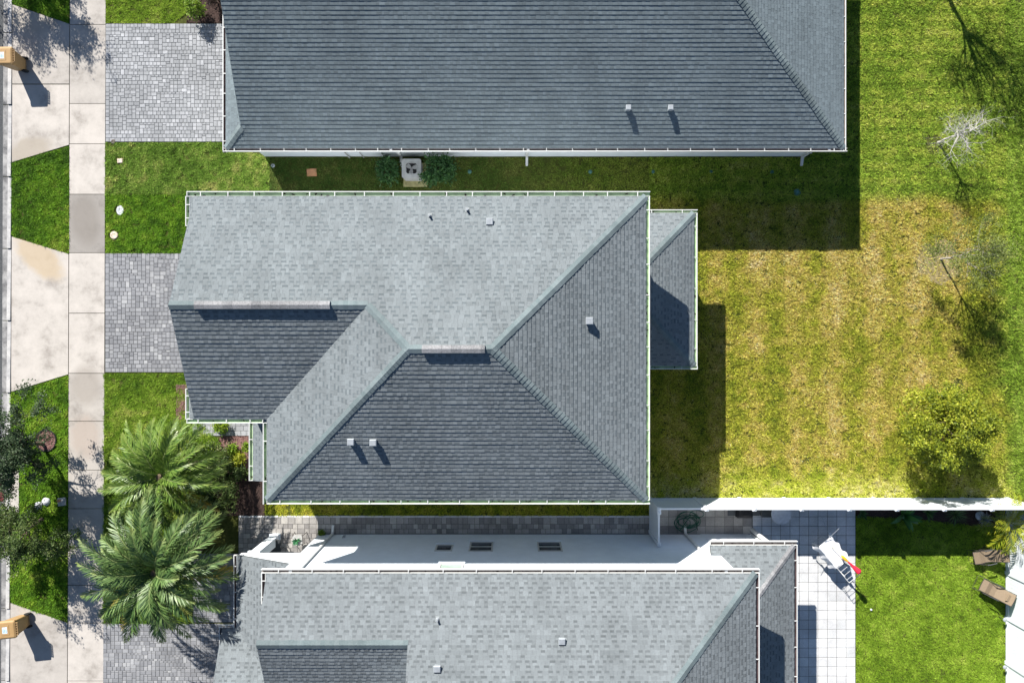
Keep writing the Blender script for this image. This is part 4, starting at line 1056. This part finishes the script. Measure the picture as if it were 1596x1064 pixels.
lid(486, 269, .21, 'terracotta', 'orange rectangular valve lid in the shaded grass strip', True, None, name='valve_box_cover')
lid(425.5, 258.5, .08, 'rock', 'small white round cap near the corner of the upper house', False, None, name='cleanout_cap')
lid(177, 221, .10, 'drain', 'small rusty round drain at the corner of the top paver driveway', False, None, name='drain_cover')
def sprinkler(px, py, label, r=.05, mat='valve'):
    x, y = P(px, py); mb = MB(); mb.lathe((x, y, 0), [(r, 0), (r, .05), (r * .7, .06), (r * .7, .09), (r * .3, .095)], 14); mb.lathe((x, y, .0), [(r * 1.7, 0), (r * 1.7, .03), (r * 1.1, .035)], 14)
    return build('sprinkler_head', mb, mat, label=label, cat='sprinkler', group='sprinkler heads in the shaded strip', smooth=False)
for i, (a, b, lab) in enumerate([(732, 268, 'green sprinkler head just right of the wide dark shrub'), (920, 268, 'green sprinkler head below the left roof vent of the upper house'), (1018, 268, 'green sprinkler head near the top right corner of the middle house'),
                            (1108, 268, 'green sprinkler head in deep shade above the rear porch'), (1203, 268, 'green sprinkler head near the right corner of the upper house wall')]):
    sprinkler(a, b, lab)
sprinkler(1242, 300, 'larger bluish sprinkler cap alone in the deep shade right of the porch', .09)
# storm drain mat
x0, y0 = P(-8, 742); x1, y1 = P(6, 781); g = MB(); g.box(x0, x1, y1, y0, -.02, .026)
for i in range(12):
    for j in range(22): g.lathe((x0 + .03 + (x1 - x0 - .06) * i / 11, y1 + .03 + (y0 - y1 - .06) * j / 21, .026), [(.013, 0), (.008, .006)], 8)
build('warning_mat', g, 'redtile', label='dark red studded warning mat at the foot of the kerb ramp', cat='warning mat')
# two white rocks and a small box on the verge
def rock(x, y, r, z, label, seed, sx=1, sy=1):
    R = random.Random(seed); mb = MB(); rings = []
    for k in range(7):
        t = k / 6 * math.pi / 2; rings.append([(x + r * sx * math.cos(t) * math.cos(a) * R.uniform(.92, 1.08) * (1 if k < 6 else .1 + 1), y + r * sy * math.cos(t) * math.sin(a) * R.uniform(.92, 1.08), z + r * .9 * math.sin(t)) for a in (2 * math.pi * q / 14 for q in range(14))])
    mb.rings(rings); return build('rock', mb, 'rock', label=label, cat='rock', group='white rocks', smooth=True)
x, y = P(61, 787); rock(x, y, .17, 0, 'left of two rounded white rocks on the shaded verge', 1)
x, y = P(73, 781); rock(x, y, .18, 0, 'right of two rounded white rocks on the shaded verge', 2)
x, y = P(1527, 803); rock(x, y, .2, 0, 'pale rock in the mulch by the fence, beside the silvery plant', 3)
x, y = P(98, 781); mb = MB(); mb.cbox((x, y, 0), .34, .34, .10, .1, 0, 1, .02); mb.cbox((x - .1, y + .05, .10), .12, .1, .05, .3, 1)
build('utility_box', mb, ['acgrey', 'terracotta'], label='low grey utility box with an orange fitting beside the sidewalk', cat='utility box')
x, y = P(1357, 949, .02); mb = MB(); mb.lathe((x, y, .02), [(.045 * math.sin(math.pi * k / 8) + .001, .045 - .045 * math.cos(math.pi * k / 8)) for k in range(9)], 14); build('ball', mb, 'rock', label='small white ball lying on the bright lawn near the patio', cat='ball', smooth=True)

# air conditioner
x, y = P(641, 262, .8); ac = empty('air_conditioner', (x, y, 0), 'grey air conditioner with round fan between two dark shrubs', 'air conditioner'); R0 = .36
def rrect(cx, cy, hx, hy, r, z, n=5):
    out = []
    for sx, sy, a0 in ((1, 1, 0), (-1, 1, 90), (-1, -1, 180), (1, -1, 270)):
        for k in range(n): a = math.radians(a0 + 90 * k / (n - 1)); out.append((cx + sx * (hx - r) + r * math.cos(a), cy + sy * (hy - r) + r * math.sin(a), z))
    return out
mb = MB(); mb.rings([rrect(x, y, .37, .37, .07, z) for z in (.10, .70)]); 
for k in range(14): mb.rings([rrect(x, y, .378, .378, .075, .12 + k * .04), rrect(x, y, .378, .378, .075, .133 + k * .04)])
build('casing', mb, 'acgrey', ac)
mb = MB(); a = rrect(x, y, .40, .40, .09, .70); b = rrect(x, y, .40, .40, .09, .745); n = len(a)
inn = [(x + .27 * math.cos(t), y + .27 * math.sin(t)) for t in (math.atan2(q[1] - y, q[0] - x) for q in a)]
mb.rings([a, b, [(p[0], p[1], .765) for p in inn], [(p[0], p[1], .702) for p in inn]], 0, False); build('top_panel', mb, 'acgrey', ac)
mb = MB(); mb.cyl((x, y, .702), .27, .004, 28, mi=1)
for k in range(3):
    a = k * 2.094 + .5; c, s = math.cos(a), math.sin(a)
    q = [(.05, -.04), (.12, -.10), (.24, -.11), (.25, .05), (.12, .07), (.05, .04)]
    mb.rings([[(x + u * c - v * s, y + u * s + v * c, .71 + v * .1 + .01) for u, v in q], [(x + u * c - v * s, y + u * s + v * c, .715 + v * .1 + .01) for u, v in q]])
mb.cyl((x, y, .71), .06, .03, 14); build('fan', mb, ['acgrey', 'black'], ac)
mb = MB()
for r in (.06, .11, .16, .21, .26): mb.tube([(x + r * math.cos(t), y + r * math.sin(t), .765) for t in (6.2832 * k / 24 for k in range(25))], .0028, 4)
for k in range(8): t = k * .785; mb.tube([(x, y, .767), (x + .27 * math.cos(t), y + .27 * math.sin(t), .765)], .0028, 4)
build('grille', mb, 'steel', ac)
mb = MB(); mb.cbox((x + .06, y - .1, 0), 1.0, 1.0, .09, 0, 0, 1, .015); build('pad', mb, 'pad', ac)

# wheeled bins
def bin_(name):
    r = empty(name, (0, 0, 0), 'x', 'bin', 'tan wheeled bins at the kerb')
    mb = MB(); mb.rings([rrect(0, 0, a, b, .05, z, 4) for a, b, z in ((.22, .24, .06), (.27, .29, .5), (.31, .33, .95), (.34, .36, .955), (.34, .36, 1.0))]); build('body', mb, 'tan', r)
    mb = MB(); mb.rings([rrect(-.01, 0, a, b, .05, z, 4) for a, b, z in ((.35, .365, 1.001), (.35, .365, 1.03), (.30, .31, 1.065), (.26, .27, 1.07))])
    mb.box(-.22, .10, -.20, .20, 1.07, 1.078); l = build('lid', mb, 'tan', r)
    mb = MB(); mb.box(-.17, .03, -.13, .13, 1.0785, 1.081); 
    for k in range(3): mb.box(-.14 + k * .06, -.12 + k * .06, -.10, .08 - .03 * k, 1.0815, 1.083, 1)
    build('sticker', mb, ['label', 'label_ink'], l)
    mb = MB(); mb.tube([(.34, -.25, 1.0), (.43, -.25, 1.03), (.43, .25, 1.03), (.34, .25, 1.0)], .018, 8)
    for k in range(6): mb.box(.335, .42, -.25 + k * .098, -.235 + k * .098, .97, 1.025)
    build('handle', mb, 'tan_dark', r)
    for s in (-1, 1):
        mb = MB(); mb.rings([[(.22 + .13 * math.cos(a), s * .27 + o, .13 + .13 * math.sin(a)) for a in (6.2832 * k / 18 for k in range(18))] for o in (-.025, .025)]); build('wheel', mb, 'rubber', r)
    mb = MB(); mb.tube([(.22, -.27, .13), (.22, .27, .13)], .014, 8); build('axle', mb, 'steel', r)
    return r
b1 = bin_('wheeled_bin'); b1['label'] = 'tan wheeled bin at the kerb on the topmost driveway apron'
bx, by = P(8, 88, 1.0); b1.location = (bx, by, 0.03); b1.rotation_euler = (0, 0, .02)
bx, by = P(13, 980, 1.0); copy_thing(b1, (bx, by, .03), .10, 'tan wheeled bin at the kerb on the lowest driveway apron')

# ------------------------------------------------------------------ loungers
def lounger():
    r = empty('lounger', (0, 0, 0), 'x', 'lounger', 'tan sling loungers by the right fence')
    prof = [(-.55, .33), (-.32, .40), (-.08, .36), (.14, .40), (.42, .60), (.72, .82)]
    mb = MB(); hw_ = .27
    for (x0, z0), (x1, z1) in zip(prof[:-1], prof[1:]):
        mb.hexa([(x0, -hw_, z0), (x1, -hw_, z1), (x1, hw_, z1), (x0, hw_, z0), (x0, -hw_, z0 + .012), (x1, -hw_, z1 + .012), (x1, hw_, z1 + .012), (x0, hw_, z0 + .012)])
    build('sling', mb, 'sling', r)
    mb = MB()
    for s in (-1, 1): mb.tube([(x, s * .29, z) for x, z in prof], .014, 8)
    mb.tube([(.72, -.29, .82), (.74, 0, .83), (.72, .29, .82)], .014, 8); mb.tube([(-.55, -.29, .33), (-.57, 0, .32), (-.55, .29, .33)], .014, 8)
    build('frame', mb, 'steel', r)
    for s in (-1, 1):
        y = s * .33; mb = MB()
        mb.tube([(-.62, y, .02), (-.40, y, .30), (-.15, y, .56), (.10, y, .60), (.30, y, .57)], .013, 8); mb.tube([(-.30, y, .40), (.1, y, .22), (.55, y, .02)], .013, 8)
        mb.tube([(.0, y, .48), (-.25, y, .3), (.35, y, .02)], .012, 8)
        build('leg', mb, 'steel', r)
        mb = MB(); mb.tube([(-.15, y, .575), (0, y, .60), (.28, y, .585)], .022, 8, 0, 1.4); build('armrest', mb, 'dgrey', r)
    mb = MB()
    for x_, z_ in ((-.62, .02), (.55, .02), (.35, .02)): mb.tube([(x_, -.33, z_), (x_, .33, z_)], .012, 8)
    build('crossbar', mb, 'steel', r)
    r.scale = (.9, .9, .95)
    mb = MB(); mb.cbox((.52, 0, .70), .14, .34, .05, 0, 0, 1, .02); build('headrest', mb, 'sling', r)
    return r
l1 = lounger(); x, y = P(1551, 921, .5); l1.location = (x, y, 0); l1.rotation_euler = (0, 0, math.radians(-27)); l1['label'] = 'tan sling lounger lower on the lawn, laid back toward the right fence'
x, y = P(1541, 868, .5); copy_thing(l1, (x, y, 0), math.radians(12), 'tan sling lounger nearer the fence corner palm, turned toward the shade')
def stake(px, py, label):
    x, y = P(px, py); r = empty('path_light', (x, y, 0), label, 'garden light', 'garden stake lights by the right fence')
    mb = MB(); mb.cyl((x, y, 0), .012, .30, 8); build('stake', mb, 'steel', r)
    mb = MB(); mb.lathe((x, y, .28), [(.03, 0), (.035, .06), (.085, .07), (.08, .09), (.02, .11)], 16); build('lamp_head', mb, 'galv', r)
stake(1557, 960, 'small garden stake light just below the lower lounger'); stake(1557, 1033, 'small garden stake light alone near the bottom right of the lawn')

# ------------------------------------------------------------------ patio things
x, y = P(1218, 801, .73); r = empty('round_table', (x, y, 0), 'round white table on the shaded patio against the fence', 'table')
mb = MB(); mb.lathe((x, y, .70), [(.40, 0), (.42, .015), (.42, .03), (.405, .04), (.39, .036), (.02, .036)], 40); build('table_top', mb, 'acgrey2', r) if False else build('table_top', mb, 'rock', r)
for k in range(4): a = .785 + k * 1.571; mb = MB(); mb.tube([(x + .2 * math.cos(a), y + .2 * math.sin(a), .70), (x + .3 * math.cos(a), y + .3 * math.sin(a), .028)], .018, 8); build('leg', mb, 'rock', r)
x, y = P(1160, 798, .9); r = empty('grill', (x, y, 0), 'black covered barbecue grill on the shaded patio against the fence', 'grill')
mb = MB(); mb.rings([rrect(x, y + .05, a, b, .08, z, 4) for a, b, z in ((.30, .22, .30), (.34, .28, .75), (.34, .28, .95), (.28, .22, 1.08), (.14, .12, 1.13))]); build('cover', mb, 'black', r)
for s in (-1, 1):
    mb = MB(); mb.cbox((x + s * .50, y + .05, .82), .32, .42, .03, 0, 0, 1, .01); build('side_shelf', mb, 'dgrey', r)
for sx in (-1, 1):
    for sy in (-1, 1): mb = MB(); mb.tube([(x + sx * .26, y + .05 + sy * .18, .32), (x + sx * .30, y + .05 + sy * .2, .028)], .016, 8); build('leg', mb, 'steel', r)
x, y = P(1196, 797, .4); mb = MB(); mb.cbox((x, y, .028), .5, .4, .42, 0, 0, .94, .03); mb.cbox((x, y, .449), .54, .44, .04, 0, 0, 1, .015)
build('storage_box', mb, 'dgrey', label='low dark storage box between the grill and the round table', cat='box')
# hose
R = random.Random(3); cx, cy = P(1070, 812); pts = []
for k in range(220):
    a = k * .22; q = .34 + .12 * math.sin(k * .031 * 3) + R.gauss(0, .006); dx = .14 * math.sin(k * .045); dy = .10 * math.cos(k * .037)
    pts.append((cx + dx + q * 1.15 * math.cos(a), cy + dy + q * .78 * math.sin(a), .05 + .10 * (k / 220) + .02 * math.sin(k * .7)))
for k in range(16): pts.append((cx + .42 + .30 * math.cos(3.6 - k * .4), cy + .32 + .16 * math.sin(3.6 - k * .4), .06))
h = MB(); h.tube(pts, .013, 6); h1_ = build('garden_hose', h, 'hose', label='coiled dark green garden hose on the shaded side patio', cat='hose', smooth=True)
mb = MB(); x, y = P(1085, 815); mb.tube([(x, y, .04), (x + .05, y - .28, .05)], .014, 8); mb.cbox((x, y, .03), .05, .05, .05); build('nozzle', mb, 'black', h1_)
# drying rack with sheet and closed toy parasol
ax, ay = P(1287, 846, .95); bx, by = P(1331, 900, .95)
A, B = Vector((ax, ay, 0)), Vector((bx, by, 0)); D = (B - A).normalized(); N = Vector((-D.y, D.x, 0)); Lr = (B - A).length
W_ = lambda u, v, z: tuple(A + D * u + N * v + Vector((0, 0, z)))
r = empty('drying_rack', tuple((A + B) / 2), 'white folding drying rack half covered by a white sheet on the sunny patio', 'drying rack')
mb = MB()
for v in (-.28, .28): mb.tube([W_(-.05, v, .92), W_(Lr + .05, v, .92)], .012, 8)
mb.tube([W_(-.05, -.28, .92), W_(-.05, .28, .92)], .012, 8); mb.tube([W_(Lr + .05, -.28, .92), W_(Lr + .05, .28, .92)], .012, 8); build('frame', mb, 'white', r)
for k in range(9): mb = MB(); u = Lr * (k + .5) / 9; mb.tube([W_(u, -.28, .92), W_(u, .28, .92)], .007, 6); build('rung', mb, 'white', r)
for u0, u1 in ((.25, Lr - .15), (Lr - .25, .15)):
    mb = MB()
    for v in (-.25, .25): mb.tube([W_(u0, v, .92), W_(u1, v, .035)], .011, 8)
    mb.tube([W_(u1, -.25, .035), W_(u1, .25, .035)], .011, 8); build('leg', mb, 'white', r)
mb = MB()
for u, v, u2, v2, z in ((-.05, .28, -.75, .62, .60), (-.05, -.28, -.55, -.50, 1.35), (-.05, .0, -.30, .75, 1.30)): mb.tube([W_(u, v, .92), W_(u2, v2, z)], .009, 7)
build('side_arm', mb, 'galv', r)
mb = MB(); nu, nv = 16, 26; R = random.Random(4)
idx = []
for i in range(nu + 1):
    row = []
    for j in range(nv + 1):
        s = (j / nv - .5) * 1.55; v = max(-.32, min(.32, s)); ov = abs(s) - abs(v); z = .945 - ov * .88 + .012 * math.sin(i * 1.9 + j * .7) - (.03 * (1 - (v / .3) ** 2))
        sg = 1 if s > 0 else -1; u = -.05 + i / nu * Lr * .62 + .02 * math.sin(j * 1.1); v2 = v + sg * ov * (.28 + .12 * math.sin(i * .9))
        row.append(len(mb.v)); mb.v.append(W_(u, v2, z))
    idx.append(row)
for i in range(nu):
    for j in range(nv): mb.f.append((idx[i][j], idx[i + 1][j], idx[i + 1][j + 1], idx[i][j + 1])); mb.m.append(0)
build('sheet', mb, 'cloth', label='white bed sheet draped over the folding drying rack', cat='sheet', smooth=True)
p0 = Vector((*P(1298, 853, 1.0), 1.0)); p3 = Vector((*P(1340, 892, 1.25), 1.25)); rp = empty('closed_parasol', (p0.x, p0.y, 0), 'closed red and yellow parasol lying across the drying rack', 'parasol')
L_ = lambda t: tuple(p0.lerp(p3, t))
mb = MB(); mb.tube([L_(-.05), L_(.4)], .014, 8); build('pole', mb, 'cream', rp)
mb = MB(); mb.tube([L_(.32), L_(.36), L_(.46), L_(.56)], [.02, .055, .065, .03], 12); build('yellow_fold', mb, 'yellow', rp)
mb = MB(); mb.tube([L_(.56), L_(.62), L_(.72), L_(.86), L_(.97), L_(1.02)], [.03, .04, .055, .10, .12, .05], 12); build('red_fold', mb, 'red', rp)
mb = MB(); q = p0.lerp(p3, .95); mb.tube([tuple(q), (q.x + .05, q.y - .05, .03)], .01, 8); build('stand', mb, 'steel', rp)
# entry porch: chair and potted plant
x, y = P(462, 843, .6); r = empty('patio_chair', (x, y, 0), 'dark metal patio chair with pale seat under the entry porch', 'chair')
mb = MB(); mb.rings([rrect(x, y, .22, .22, .14, z, 5) for z in (.42, .46)]); build('seat', mb, 'acgrey', r)
mb = MB(); mb.tube([(x + .2, y + .22, .46), (x + .34, y + .1, .85), (x + .34, y - .1, .85), (x + .2, y - .22, .46)], .014, 8)
for v in (-.06, 0, .06): mb.tube([(x + .24, y + v, .46), (x + .34, y + v, .85)], .008, 6)
build('backrest', mb, 'steel', r)
for sx in (-1, 1):
    for sy in (-1, 1): mb = MB(); mb.tube([(x + sx * .2, y + sy * .18, .44), (x + sx * .26, y + sy * .22, .03)], .013, 7); build('leg', mb, 'steel', r)
blades_plant('potted_plant', x - .03, y - .02, 20, .24, .03, 1.2, [(.02, .10, .05), (.03, .15, .07), (.05, .2, .08), (.08, .25, .1)], 'small green plant standing on the chair under the entry porch', 331, stem=.47)
x, y = P(425, 850, .5); mb = MB(); mb.cbox((x, y, .5), .7, .5, .03); 
for sx in (-1, 1):
    for sy in (-1, 1): mb.tube([(x + sx * .3, y + sy * .2, .5), (x + sx * .3, y + sy * .2, .03)], .015, 7)
build('side_table', mb, 'dgrey', label='dark low side table between the porch column and the chair', cat='table')
x, y = P(503, 829); shrub('small_bush', x, y, .14, .12, .3, 260, .06, LIME, 'tiny pale green bush at the foot of the left downspout', 332)
